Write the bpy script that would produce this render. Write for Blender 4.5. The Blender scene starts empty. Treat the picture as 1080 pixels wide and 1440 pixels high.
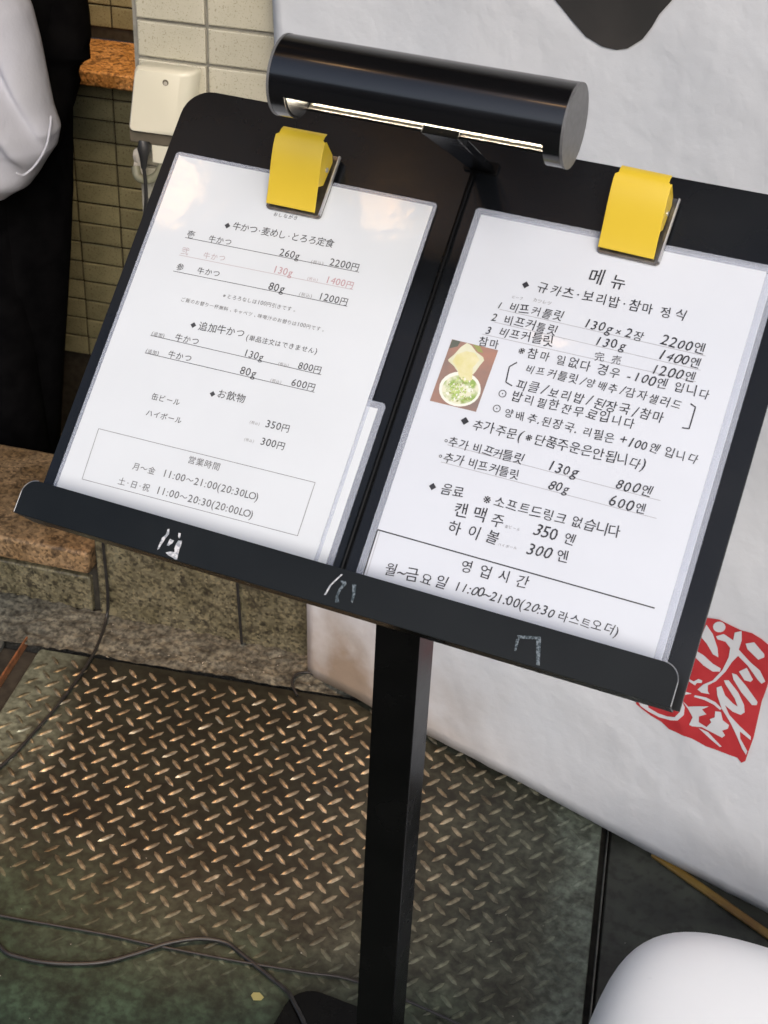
import bpy, bmesh, math, random
from math import sin, cos, pi, radians
from mathutils import Vector, Matrix, noise
random.seed(7)
scene = bpy.context.scene
C = scene.collection

# ------------------------------------------------------------------ camera
cam_d = bpy.data.cameras.new('camera'); cam = bpy.data.objects.new('camera', cam_d); C.objects.link(cam)
YAW, PITCH, ROLL = 0.3747, 0.5899, 0.0506
_f = Vector((-sin(YAW)*cos(PITCH), cos(YAW)*cos(PITCH), -sin(PITCH)))
_r = Vector((cos(YAW), sin(YAW), 0)); _u = _r.cross(_f)
_r2 = _r*cos(ROLL) + _u*sin(ROLL); _u2 = -_r*sin(ROLL) + _u*cos(ROLL)
cam.matrix_world = Matrix.Translation((0.259, -0.732, 1.532)) @ Matrix((_r2, _u2, -_f)).transposed().to_4x4()
cam_d.sensor_fit = 'VERTICAL'; cam_d.sensor_height = 36.0; cam_d.lens = 2050/1440*36
cam_d.clip_start = 0.02; cam_d.clip_end = 300
cam_d.dof.use_dof = True; cam_d.dof.focus_distance = 1.3; cam_d.dof.aperture_fstop = 30.0
scene.camera = cam

# ------------------------------------------------------------------ light
world = bpy.data.worlds.new('World'); scene.world = world; world.use_nodes = True
wn = world.node_tree; bg = wn.nodes['Background']
sky = wn.nodes.new('ShaderNodeTexSky'); sky.sky_type = 'NISHITA'; sky.sun_disc = False
SUN_EL, SUN_AZ = radians(31), radians(150)
sky.sun_elevation = SUN_EL; sky.sun_rotation = SUN_AZ; sky.dust_density = 3.0; sky.air_density = 1.0
hsv = wn.nodes.new('ShaderNodeHueSaturation'); hsv.inputs['Saturation'].default_value = 0.85
wn.links.new(sky.outputs[0], hsv.inputs['Color']); wn.links.new(hsv.outputs[0], bg.inputs[0])
bg.inputs[1].default_value = 0.15  # overcast street sky
sun_d = bpy.data.lights.new('sun', 'SUN'); sun = bpy.data.objects.new('sun', sun_d); C.objects.link(sun)
sun_d.energy = 0.55; sun_d.angle = radians(25); sun_d.color = (1.0, 0.95, 0.9)
sdir = Vector((sin(SUN_AZ)*cos(SUN_EL), cos(SUN_AZ)*cos(SUN_EL), sin(SUN_EL)))
sun.rotation_euler = sdir.to_track_quat('Z', 'Y').to_euler(); sun.location = (0, -3, 6)
scene.view_settings.view_transform = 'Standard'; scene.view_settings.look = 'None'
scene.view_settings.exposure = 0.80; scene.view_settings.gamma = 1.0
scene.view_settings.use_curve_mapping = False

# ------------------------------------------------------------------ lettering and print outlines, in metres on the board and the cloth
TEXT_JP=[('おしながき', -0.2035, 0.2645, -0.1831, 0.2649, 0.95, 'k'), ('◆', -0.239, 0.247, -0.233, 0.2471, 1.25, 'k'), ('牛かつ・麦めし・とろろ定食', -0.2318, 0.2475, -0.1491, 0.25, 1.12, 'k'), ('壱', -0.2656, 0.2337, -0.2589, 0.2339, 1.1, 'k'), ('牛かつ', -0.2474, 0.234, -0.2275, 0.2348, 1, 'k'), ('260g', -0.1883, 0.2351, -0.1714, 0.2353, 1, 'k'), ('(税込)', -0.1619, 0.2345, -0.1517, 0.235, 0.95, 'f'), ('2200円', -0.1477, 0.2359, -0.1238, 0.2366, 1, 'k'), ('弐', -0.2653, 0.2201, -0.2589, 0.2201, 1.1, 'p'), ('牛かつ', -0.2467, 0.2204, -0.2278, 0.2216, 1, 'p'), ('130g', -0.1888, 0.2213, -0.1723, 0.2213, 1, 'r'), ('(税込)', -0.1603, 0.2217, -0.1517, 0.2219, 0.95, 'p'), ('1400円', -0.1463, 0.2223, -0.1235, 0.2225, 1, 'r'), ('参', -0.2646, 0.2071, -0.2585, 0.2069, 1.1, 'k'), ('牛かつ', -0.2473, 0.2077, -0.2278, 0.2087, 1, 'k'), ('80g', -0.1877, 0.2076, -0.1741, 0.2078, 1, 'k'), ('(税込)', -0.1624, 0.2083, -0.1517, 0.2088, 0.95, 'f'), ('1200円', -0.1473, 0.2088, -0.1235, 0.209, 1, 'k'), ('※とろろなしは100円引きです。', -0.2208, 0.1941, -0.1594, 0.1957, 1, 'g'), ('ご飯のお替り一杯無料、キャベツ、味噌汁のお替りは100円です。', -0.2517, 0.1839, -0.1329, 0.186, 1, 'g'), ('◆', -0.2375, 0.1658, -0.2316, 0.166, 1.25, 'k'), ('追加牛かつ', -0.2303, 0.1658, -0.1924, 0.168, 1.05, 'k'), ('(単品注文はできません)', -0.1908, 0.1666, -0.1337, 0.1687, 1, 'k'), ('(追加)', -0.265, 0.153, -0.2539, 0.1533, 1, 'g'), ('牛かつ', -0.2457, 0.1535, -0.2251, 0.1543, 1, 'k'), ('130g', -0.1886, 0.1542, -0.1721, 0.154, 1, 'k'), ('(税込)', -0.1598, 0.154, -0.1513, 0.1543, 0.95, 'f'), ('800円', -0.1446, 0.1548, -0.1258, 0.1551, 1, 'k'), ('(追加)', -0.2646, 0.139, -0.2534, 0.1393, 1, 'g'), ('牛かつ', -0.2465, 0.1399, -0.2262, 0.1404, 1, 'k'), ('80g', -0.1867, 0.1406, -0.1731, 0.1406, 1, 'k'), ('(税込)', -0.1614, 0.1405, -0.1524, 0.1407, 0.95, 'f'), ('600円', -0.1453, 0.1413, -0.1259, 0.1416, 1, 'k'), ('◆', -0.2038, 0.1187, -0.1981, 0.119, 1.25, 'k'), ('お飲物', -0.1975, 0.1197, -0.1747, 0.1204, 1.05, 'k'), ('缶ビール', -0.2472, 0.1059, -0.223, 0.1064, 1, 'k'), ('(税込)', -0.1658, 0.1069, -0.1578, 0.107, 0.95, 'f'), ('350円', -0.1537, 0.1069, -0.1341, 0.1075, 1, 'k'), ('ハイボール', -0.247, 0.093, -0.2168, 0.0936, 1, 'k'), ('(税込)', -0.1655, 0.0936, -0.1575, 0.0936, 0.95, 'f'), ('300円', -0.1529, 0.0937, -0.1333, 0.0943, 1, 'k'), ('営業時間', -0.2022, 0.0673, -0.1756, 0.0676, 1, 'g'), ('月～金', -0.2428, 0.0518, -0.2231, 0.0522, 1, 'g'), ('11:00～21:00(20:30LO)', -0.2176, 0.0523, -0.1398, 0.0539, 1, 'g'), ('土・日・祝', -0.2494, 0.0384, -0.2226, 0.0391, 1, 'g'), ('11:00～20:30(20:00LO)', -0.2179, 0.0391, -0.1394, 0.0406, 1, 'g')]
TEXT_KR=[('메 뉴', 0.0397, 0.2651, 0.0676, 0.2648, 1.05, 'm'), ('◆', -0.0044, 0.2502, 0.0025, 0.2501, 1.2, 'm'), ('규카츠・보리밥・참마 정식', 0.0067, 0.25, 0.1135, 0.2517, 1, 'm'), ('ビーフ', -0.0079, 0.2412, 0.0005, 0.2415, 0.9, 'f'), ('カツレツ', 0.0071, 0.2419, 0.0212, 0.2418, 0.9, 'f'), ('1', -0.0165, 0.2316, -0.0128, 0.2316, 1.0, 'm'), ('비프커틀릿', -0.0082, 0.2321, 0.0319, 0.2324, 1.05, 'm'), ('130g×2장', 0.0465, 0.2314, 0.0902, 0.231, 0.95, 'm'), ('2200엔', 0.1011, 0.2312, 0.1326, 0.231, 0.95, 'm'), ('2', -0.0176, 0.2215, -0.0134, 0.2217, 1.0, 'm'), ('비프커틀릿', -0.0088, 0.2219, 0.0309, 0.2219, 1.05, 'm'), ('130g', 0.0572, 0.2211, 0.0803, 0.2213, 0.85, 'm'), ('1400엔', 0.1018, 0.2209, 0.1323, 0.2206, 0.95, 'm'), ('3', -0.0186, 0.2115, -0.0145, 0.2116, 1.0, 'm'), ('비프커틀릿', -0.01, 0.2124, 0.0315, 0.213, 1.05, 'm'), ('完売', 0.0593, 0.2105, 0.0821, 0.2117, 0.62, 'n'), ('1200엔', 0.1004, 0.2101, 0.132, 0.2102, 0.95, 'm'), ('참마', -0.0212, 0.2028, -0.0052, 0.203, 1, 'm'), ('※참마 일없다 경우 -100엔 입니다', 0.0059, 0.2021, 0.1442, 0.2013, 0.98, 'm'), ('비프커틀릿/양배추/감자샐러드', 0.0163, 0.1912, 0.1276, 0.1901, 0.98, 'm'), ('피클/보리밥/된장국/참마', 0.0133, 0.1782, 0.1192, 0.1777, 0.98, 'm'), ('⊙', 0.0036, 0.1695, 0.0108, 0.1696, 1.2, 'm'), ('밥리필한잔무료입니다', 0.0132, 0.1692, 0.1019, 0.1693, 0.98, 'm'), ('⊙', 0.003, 0.1582, 0.0102, 0.1584, 1.2, 'm'), ('양배추.된장국. 리필은 +100엔 입니다', 0.012, 0.157, 0.1484, 0.1567, 1.0, 'm'), ('◆', -0.0161, 0.1439, -0.0088, 0.1441, 1.25, 'm'), ('추가주문(※단품주운은안됩니다)', -0.0069, 0.143, 0.1161, 0.1438, 1.1, 'm'), ('◦추가 비프커틀릿', -0.0228, 0.1273, 0.0353, 0.1273, 1.15, 'm'), ('130g', 0.0519, 0.1271, 0.0742, 0.1273, 0.9, 'm'), ('800엔', 0.1, 0.1264, 0.1257, 0.1266, 0.95, 'm'), ('◦추가 비프커틀릿', -0.0233, 0.1156, 0.0365, 0.1159, 1.15, 'm'), ('80g', 0.0564, 0.1149, 0.0717, 0.115, 0.95, 'm'), ('600엔', 0.0989, 0.1139, 0.1258, 0.1142, 0.95, 'm'), ('◆', -0.0234, 0.0934, -0.0166, 0.0936, 1.2, 'm'), ('음료', -0.0144, 0.0932, 0.0033, 0.0934, 1.1, 'm'), ('※소프트드링크 없습니다', 0.0156, 0.0938, 0.1134, 0.0945, 1.1, 'm'), ('캔 맥 주', -0.0002, 0.0808, 0.0359, 0.0813, 1.15, 'm'), ('缶ビール', 0.0367, 0.0815, 0.0479, 0.0818, 0.9, 'f'), ('350 엔', 0.056, 0.0816, 0.0862, 0.0823, 1.05, 'm'), ('하 이 볼', -0.001, 0.0682, 0.0358, 0.0687, 1.15, 'm'), ('ハイボール', 0.0359, 0.0683, 0.0497, 0.0688, 0.9, 'f'), ('300 엔', 0.0554, 0.0683, 0.0856, 0.0691, 1.05, 'm'), ('영 업 시 간', 0.0153, 0.045, 0.0646, 0.0458, 1.05, 'm'), ('월~금요일', -0.0353, 0.0289, 0.0112, 0.0302, 1.05, 'm'), ('11:00~21:00(20:30 라스트오더)', 0.0159, 0.031, 0.1304, 0.0312, 1.05, 'm'), ('토·일', -0.0374, 0.0118, -0.0146, 0.0127, 1.05, 'm')]
RULE_JP=[(-0.2662, 0.233, -0.1232, 0.2356, 'k'), (-0.266, 0.2185, -0.1232, 0.2217, 'p'), (-0.2658, 0.2052, -0.1233, 0.2085, 'k'), (-0.2652, 0.1526, -0.1252, 0.1543, 'k'), (-0.2646, 0.1385, -0.1257, 0.1406, 'k'), (-0.2791, 0.074, -0.103, 0.0773, 'g'), (-0.103, 0.0773, -0.1027, 0.0375, 'g'), (-0.1027, 0.0375, -0.2776, 0.0344, 'g'), (-0.2776, 0.0344, -0.2791, 0.074, 'g')]
RULE_KR=[(-0.0137, 0.2311, 0.1334, 0.2302, 'u'), (-0.0148, 0.2211, 0.1329, 0.2197, 'u'), (-0.02, 0.2106, 0.1322, 0.2111, 'u'), (-0.0191, 0.1272, 0.1321, 0.126, 'u'), (-0.0199, 0.1143, 0.1329, 0.1137, 'u'), (-0.0481, 0.0568, 0.1483, 0.0557, 'b'), (-0.0481, 0.0568, -0.0476, 0.0182, 'b'), (-0.0462, 0.0565, -0.0454, 0.0188, 'u'), (0.0102, 0.1962, 0.0059, 0.1919, 'm'), (0.0059, 0.1919, 0.0069, 0.1805, 'm'), (0.0069, 0.1805, 0.012, 0.179, 'm'), (0.1329, 0.1955, 0.1367, 0.1939, 'm'), (0.1367, 0.1939, 0.1367, 0.1783, 'm'), (0.1367, 0.1783, 0.132, 0.1779, 'm')]
SEAL=[[0.6316, 0.432], [0.6458, 0.4367], [0.661, 0.4358], [0.676, 0.4353], [0.6901, 0.4385], [0.703, 0.4366], [0.7142, 0.4326], [0.7263, 0.4242], [0.7267, 0.402], [0.7238, 0.3802], [0.7233, 0.3672], [0.7213, 0.3455], [0.7222, 0.3145], [0.7231, 0.2884], [0.722, 0.2661], [0.721, 0.249], [0.7165, 0.2436], [0.7101, 0.248], [0.695, 0.2457], [0.6774, 0.2434], [0.6665, 0.2411], [0.6456, 0.2426], [0.6322, 0.2402], [0.6116, 0.2379], [0.599, 0.2432], [0.5822, 0.2446], [0.5673, 0.2487], [0.5597, 0.2513], [0.555, 0.2736], [0.5613, 0.3311], [0.5599, 0.3827], [0.5597, 0.4259], [0.5717, 0.4344], [0.6031, 0.4325]]
SEAL_STROKES=[[[0.656, 0.4308], [0.6559, 0.4269], [0.6542, 0.423], [0.6513, 0.4199], [0.6478, 0.4181], [0.6444, 0.418], [0.6417, 0.4196], [0.6403, 0.4227], [0.6404, 0.4266], [0.6421, 0.4304], [0.645, 0.4336], [0.6484, 0.4354], [0.6519, 0.4354], [0.6546, 0.4338]], [[0.6464, 0.4108], [0.6556, 0.4193], [0.669, 0.4163], [0.6688, 0.4287], [0.677, 0.4354], [0.6796, 0.4219], [0.6784, 0.4063], [0.6964, 0.3957], [0.7102, 0.3905], [0.72, 0.3782], [0.716, 0.3721], [0.7101, 0.3752], [0.6935, 0.3891], [0.6792, 0.3966], [0.6732, 0.3832], [0.668, 0.365], [0.6587, 0.3444], [0.6497, 0.3329], [0.6512, 0.3245], [0.6542, 0.3208], [0.6436, 0.3175], [0.6376, 0.3195], [0.6434, 0.3307], [0.6544, 0.3433], [0.6636, 0.3652], [0.6679, 0.3881], [0.6673, 0.4029], [0.6597, 0.409], [0.6492, 0.4073]], [[0.6853, 0.4199], [0.6954, 0.4276], [0.7111, 0.4173], [0.712, 0.4128], [0.7052, 0.4049], [0.6888, 0.413]], [[0.6846, 0.3741], [0.6932, 0.3851], [0.7043, 0.3721], [0.7021, 0.367], [0.6939, 0.3651]], [[0.6763, 0.367], [0.6826, 0.3679], [0.6974, 0.358], [0.7165, 0.3428], [0.7165, 0.3375], [0.7107, 0.3342], [0.6934, 0.3454], [0.68, 0.3587]], [[0.6614, 0.3354], [0.667, 0.3411], [0.6746, 0.3296], [0.6868, 0.3233], [0.6936, 0.3219], [0.6874, 0.3315], [0.6715, 0.3462], [0.6684, 0.351], [0.6743, 0.3543], [0.6895, 0.3432], [0.701, 0.3287], [0.7041, 0.3186], [0.6999, 0.3122], [0.6891, 0.3114], [0.6773, 0.3153], [0.686, 0.3043], [0.7031, 0.2954], [0.7197, 0.289], [0.7207, 0.2837], [0.7045, 0.2882], [0.7074, 0.2791], [0.7208, 0.2667], [0.7201, 0.2594], [0.7132, 0.2662], [0.7015, 0.281], [0.6903, 0.2934], [0.6743, 0.3082], [0.6647, 0.324]], [[0.6313, 0.4218], [0.6418, 0.4122], [0.6515, 0.3946], [0.6551, 0.3812], [0.6473, 0.3822], [0.6363, 0.3942], [0.6276, 0.3998]], [[0.6263, 0.3762], [0.6355, 0.3746], [0.6499, 0.3681], [0.6611, 0.3665], [0.661, 0.3612], [0.652, 0.3564], [0.6383, 0.3593], [0.626, 0.3657]], [[0.636, 0.3093], [0.651, 0.3137], [0.6644, 0.3133], [0.6743, 0.3082], [0.6726, 0.3051], [0.6631, 0.3085], [0.6496, 0.3089], [0.6354, 0.3063]], [[0.6208, 0.2927], [0.6308, 0.2875], [0.6409, 0.2946], [0.6575, 0.3027], [0.65, 0.2944], [0.6574, 0.2906], [0.6479, 0.281], [0.6494, 0.2724], [0.661, 0.2709], [0.6658, 0.2818], [0.6629, 0.2856], [0.6685, 0.2915], [0.6669, 0.3], [0.6742, 0.3028], [0.6794, 0.2924], [0.6888, 0.2898], [0.6887, 0.2843], [0.6822, 0.2778], [0.6876, 0.2728], [0.6843, 0.2668], [0.673, 0.267], [0.6549, 0.2673], [0.6423, 0.2614], [0.6377, 0.2614], [0.6399, 0.275], [0.6315, 0.2838]], [[0.651, 0.2637], [0.6644, 0.2647], [0.6744, 0.2596], [0.6867, 0.2537], [0.6844, 0.2518], [0.6706, 0.2559]], [[0.5624, 0.257], [0.5744, 0.2638], [0.578, 0.2561], [0.5924, 0.2546], [0.6061, 0.257], [0.6167, 0.263], [0.6217, 0.2742], [0.6156, 0.2829], [0.621, 0.2914], [0.6265, 0.2837], [0.6278, 0.2722], [0.6217, 0.2605], [0.6113, 0.2536], [0.5956, 0.2495], [0.579, 0.2498], [0.5667, 0.2525]], [[0.6223, 0.3296], [0.6303, 0.3288], [0.6358, 0.3357], [0.6413, 0.3361], [0.641, 0.332], [0.6348, 0.3286], [0.6334, 0.3239], [0.6242, 0.3254]], [[0.566, 0.3015], [0.5933, 0.3057], [0.6159, 0.3075], [0.6315, 0.3094], [0.6214, 0.3024], [0.5991, 0.2981], [0.5694, 0.2952]], [[0.5726, 0.4021], [0.5962, 0.4216], [0.6059, 0.4164], [0.5977, 0.3868], [0.5839, 0.3615], [0.5785, 0.3665], [0.5899, 0.393], [0.59, 0.4058], [0.5763, 0.3937]]]
BRUSH=[[0.4639, 1.151], [0.451, 1.1335], [0.4446, 1.1195], [0.4351, 1.1046], [0.4192, 1.0917], [0.4062, 1.0874], [0.3894, 1.0873], [0.3683, 1.0936], [0.3493, 1.107], [0.3257, 1.1248], [0.2922, 1.1604], [0.2624, 1.199], [0.2969, 1.2267], [0.3697, 1.2232], [0.4458, 1.249], [0.488, 1.2276], [0.4845, 1.1867]]
TAPE_A=[[[-0.1849, 0.0132], [-0.1838, 0.0136], [-0.1827, 0.0101], [-0.1842, 0.0069], [-0.1848, 0.004], [-0.1857, 0.0014], [-0.186, -0.0016], [-0.1871, -0.0025], [-0.1873, -0.0009], [-0.1871, 0.0014], [-0.1868, 0.0062], [-0.1847, 0.0095]], [[-0.1807, 0.0071], [-0.1776, 0.0067], [-0.178, 0.0049], [-0.1799, 0.0022], [-0.1815, 0.0022]], [[-0.1762, 0.0128], [-0.1746, 0.013], [-0.1738, 0.0105], [-0.1744, 0.0092], [-0.1755, 0.0104]], [[-0.1744, 0.0076], [-0.1717, 0.0082], [-0.1712, 0.0046], [-0.1715, 0.0022], [-0.171, -0.0019], [-0.1705, -0.0054], [-0.1723, -0.0057], [-0.1743, -0.0047], [-0.1779, -0.0042], [-0.1804, -0.0029], [-0.1773, -0.0013], [-0.1741, -0.0008], [-0.1752, 0.0016], [-0.1751, 0.0051]]]
TAPE_B=[[[-0.0529, 0.0123], [-0.0488, 0.013], [-0.0478, 0.0114], [-0.05, 0.0066], [-0.0507, 0.0018], [-0.0485, -0.0018], [-0.0512, -0.0025], [-0.0521, 0.0014], [-0.0518, 0.0061], [-0.0504, 0.0107]], [[-0.0437, 0.0121], [-0.0411, 0.0129], [-0.0396, 0.0059], [-0.0396, 0.0003], [-0.0408, 0.0009], [-0.0417, 0.0062]]]
TAPE_C=[[[0.0729, 0.0104], [0.0875, 0.0136], [0.0883, 0.0121], [0.0743, 0.0086]], [[0.0853, 0.0118], [0.0883, 0.0121], [0.0924, -0.0042], [0.0902, -0.0043]], [[0.0729, 0.0076], [0.0748, 0.0087], [0.0751, 0.0006], [0.074, 0.0003]]]
PHOTO=[[-0.04, 0.202], [-0.0054, 0.2017], [-0.007, 0.1549], [-0.0414, 0.1548]]
PH_DISH=[[-0.0286, 0.2018], [-0.0252, 0.2009], [-0.0201, 0.1969], [-0.0142, 0.1944], [-0.0128, 0.1921], [-0.0146, 0.1878], [-0.0162, 0.1829], [-0.0173, 0.1804], [-0.0215, 0.1816], [-0.0287, 0.1799], [-0.0322, 0.183], [-0.0373, 0.1857], [-0.038, 0.1868], [-0.035, 0.1914], [-0.0319, 0.198]]
PH_SOUP=[[-0.0274, 0.1958], [-0.021, 0.196], [-0.016, 0.192], [-0.0178, 0.1877], [-0.019, 0.1855], [-0.0167, 0.1763], [-0.0216, 0.1738], [-0.0273, 0.1777], [-0.0292, 0.1817], [-0.0346, 0.1863], [-0.0332, 0.1919]]
PH_BOWL=[[-0.0087, 0.1715], [-0.0081, 0.1682], [-0.0086, 0.1649], [-0.0101, 0.1618], [-0.0125, 0.1592], [-0.0156, 0.1571], [-0.0192, 0.1558], [-0.023, 0.1552], [-0.0269, 0.1556], [-0.0306, 0.1568], [-0.0337, 0.1588], [-0.0361, 0.1614], [-0.0376, 0.1644], [-0.0382, 0.1678], [-0.0377, 0.1711], [-0.0362, 0.1742], [-0.0338, 0.1769], [-0.0307, 0.179], [-0.0271, 0.1803], [-0.0232, 0.1808], [-0.0193, 0.1804], [-0.0156, 0.1792], [-0.0125, 0.1772], [-0.0102, 0.1746]]
PH_RICE=[[-0.0102, 0.1708], [-0.0098, 0.1675], [-0.0107, 0.1643], [-0.0127, 0.1613], [-0.0158, 0.159], [-0.0196, 0.1576], [-0.0236, 0.1571], [-0.0276, 0.1577], [-0.0312, 0.1592], [-0.0339, 0.1616], [-0.0356, 0.1646], [-0.036, 0.1679], [-0.0351, 0.1712], [-0.033, 0.1742], [-0.0299, 0.1765], [-0.0261, 0.1779], [-0.022, 0.1784], [-0.018, 0.1778], [-0.0145, 0.1762], [-0.0118, 0.1738]]
PH_CORNER=[[-0.0397, 0.2018], [-0.0335, 0.2019], [-0.0344, 0.1978], [-0.0399, 0.1949]]
PH_GREEN=[[-0.0245, 0.2018], [-0.019, 0.2016], [-0.0151, 0.1974], [-0.0189, 0.1972]]
HAIR1=0

# ------------------------------------------------------------------ frames
TILT = 0.7757
BV = Vector((0, cos(TILT), sin(TILT))); BN = Vector((0, -sin(TILT), cos(TILT))); BO = Vector((0, 0, 0.92))
def board(u, v, n=0.0): return BO + Vector((u, 0, 0)) + BV*v + BN*n
WA = radians(8.5); WP = Vector((-1.067, 0.866, 0))
WE = Vector((cos(WA), sin(WA), 0)); WN = Vector((-sin(WA), cos(WA), 0))
def wall(s, d, z): return WP + WE*s + WN*d + Vector((0, 0, z))
FA = radians(-14.03); FP = Vector((-0.503, 0.908, 0)); FE = Vector((cos(FA), sin(FA), 0)); FN = Vector((-sin(FA), cos(FA), 0))
def cloth(s, z, n=0.0):                       # n towards the street
    w = 0.006*sin(s*5.1+z*2.3+.4)*min(1, max(0, s*3)) + 0.0035*sin(s*13-z*9) + 0.0022*sin(s*4+z*21+1.2)
    w += 0.006*noise.noise(Vector((s*2.3, z*1.7, 3.1))) + 0.004*noise.noise(Vector((s*7, z*6, 7.7)))
    for (a, b, c, amp, wd) in ((0.9, 0.45, 0.33, .0022, .010), (-0.7, 1.1, 1.12, .0022, .012), (0.55, 0.9, 0.46, .0016, .008), (1.0, 0.2, 0.9, .002, .012), (.8, .62, .66, .0018, .008), (.35, 1.0, .52, .0014, .007), (-.5, 1.0, .72, .0016, .010), (.9, -.3, .25, .0016, .008), (.6, 1.0, 1.3, .002, .010), (.7, .8, .52, .0012, .005), (.95, .35, .58, .0012, .005)):
        t = (a*s+b*z-c)/wd; w += amp*math.exp(-t*t)
    return FP + FE*s - FN*(n+w) + Vector((0, 0, z))
PA = radians(11.8); PP = Vector((-0.925, 0.777, 0)); PE = Vector((cos(PA), sin(PA), 0)); PF = Vector((sin(PA), -cos(PA), 0))
def plate(a, b, z): return PP + PE*a + PF*b + Vector((0, 0, z))
def flat(x, y, z): return Vector((x, y, z))

# ------------------------------------------------------------------ materials
def mat(name, c1, c2=None, rough=0.5, metal=0.0, scale=20, bump=0.0, bscale=60, coat=0.0, coatr=0.05, ramp=(0.35, 0.65), detail=6, rough2=None, alpha=None, spec=None):
    m = bpy.data.materials.new(name); m.use_nodes = True; nt = m.node_tree; p = nt.nodes['Principled BSDF']
    def inp(k, v): p.inputs[k].default_value = v
    inp('Roughness', rough); inp('Metallic', metal); inp('Coat Weight', coat); inp('Coat Roughness', coatr)
    if spec is not None: inp('Specular IOR Level', spec)
    inp('Base Color', (*c1, 1))
    tc = nt.nodes.new('ShaderNodeTexCoord')
    if c2 is not None or rough2 is not None:
        nz = nt.nodes.new('ShaderNodeTexNoise'); nz.inputs['Scale'].default_value = scale; nz.inputs['Detail'].default_value = detail
        nt.links.new(tc.outputs['Object'], nz.inputs['Vector'])
        cr = nt.nodes.new('ShaderNodeValToRGB'); cr.color_ramp.elements[0].position = ramp[0]; cr.color_ramp.elements[1].position = ramp[1]
        cr.color_ramp.elements[0].color = (*c1, 1); cr.color_ramp.elements[1].color = (*(c2 or c1), 1)
        nt.links.new(nz.outputs['Fac'], cr.inputs[0]); nt.links.new(cr.outputs[0], p.inputs['Base Color'])
        if rough2 is not None:
            mr = nt.nodes.new('ShaderNodeMapRange'); mr.inputs['To Min'].default_value = rough; mr.inputs['To Max'].default_value = rough2
            mr.inputs['From Min'].default_value = ramp[0]; mr.inputs['From Max'].default_value = ramp[1]
            nt.links.new(nz.outputs['Fac'], mr.inputs['Value']); nt.links.new(mr.outputs[0], p.inputs['Roughness'])
    if bump:
        bz = nt.nodes.new('ShaderNodeTexNoise'); bz.inputs['Scale'].default_value = bscale; bz.inputs['Detail'].default_value = 5
        nt.links.new(tc.outputs['Object'], bz.inputs['Vector'])
        bn = nt.nodes.new('ShaderNodeBump'); bn.inputs['Strength'].default_value = 1.0; bn.inputs['Distance'].default_value = bump
        nt.links.new(bz.outputs['Fac'], bn.inputs['Height']); nt.links.new(bn.outputs[0], p.inputs['Normal'])
    return m
def multiramp(m, scale, stops, kind='noise', factor=1.0, detail=3):
    """blend a second speckle over the base colour of a material"""
    nt = m.node_tree; p = nt.nodes['Principled BSDF']
    tc = nt.nodes.new('ShaderNodeTexCoord')
    if kind == 'voronoi':
        t = nt.nodes.new('ShaderNodeTexVoronoi'); t.inputs['Scale'].default_value = scale; out = t.outputs['Color']
        sep = nt.nodes.new('ShaderNodeSeparateColor'); nt.links.new(out, sep.inputs[0]); out = sep.outputs[0]
    else:
        t = nt.nodes.new('ShaderNodeTexNoise'); t.inputs['Scale'].default_value = scale; t.inputs['Detail'].default_value = detail; out = t.outputs['Fac']
    nt.links.new(tc.outputs['Object'], t.inputs['Vector'])
    cr = nt.nodes.new('ShaderNodeValToRGB'); el = cr.color_ramp.elements
    el[0].position, el[0].color = stops[0][0], (*stops[0][1], 1); el[1].position, el[1].color = stops[-1][0], (*stops[-1][1], 1)
    for pos, col in stops[1:-1]:
        e = el.new(pos); e.color = (*col, 1)
    nt.links.new(out, cr.inputs[0])
    mx = nt.nodes.new('ShaderNodeMix'); mx.data_type = 'RGBA'; mx.blend_type = 'MULTIPLY'; mx.inputs[0].default_value = factor
    src = p.inputs['Base Color'].links[0].from_socket if p.inputs['Base Color'].links else None
    if src: nt.links.new(src, mx.inputs[6])
    else: mx.inputs[6].default_value = p.inputs['Base Color'].default_value
    nt.links.new(cr.outputs[0], mx.inputs[7]); nt.links.new(mx.outputs[2], p.inputs['Base Color'])
    return m
def object_tint(m, lo, hi):
    """each piece a slightly different tone"""
    nt = m.node_tree; p = nt.nodes['Principled BSDF']
    oi = nt.nodes.new('ShaderNodeObjectInfo'); mr = nt.nodes.new('ShaderNodeMapRange'); mr.inputs['To Min'].default_value = lo; mr.inputs['To Max'].default_value = hi
    nt.links.new(oi.outputs['Random'], mr.inputs['Value'])
    mx = nt.nodes.new('ShaderNodeVectorMath'); mx.operation = 'SCALE'
    src = p.inputs['Base Color'].links[0].from_socket
    nt.links.new(src, mx.inputs[0]); nt.links.new(mr.outputs[0], mx.inputs['Scale']); nt.links.new(mx.outputs[0], p.inputs['Base Color'])
    return m
def emis(name, col, strength):
    m = bpy.data.materials.new(name); m.use_nodes = True; p = m.node_tree.nodes['Principled BSDF']
    p.inputs['Base Color'].default_value = (*col, 1); p.inputs['Emission Color'].default_value = (*col, 1); p.inputs['Emission Strength'].default_value = strength
    return m

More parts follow.
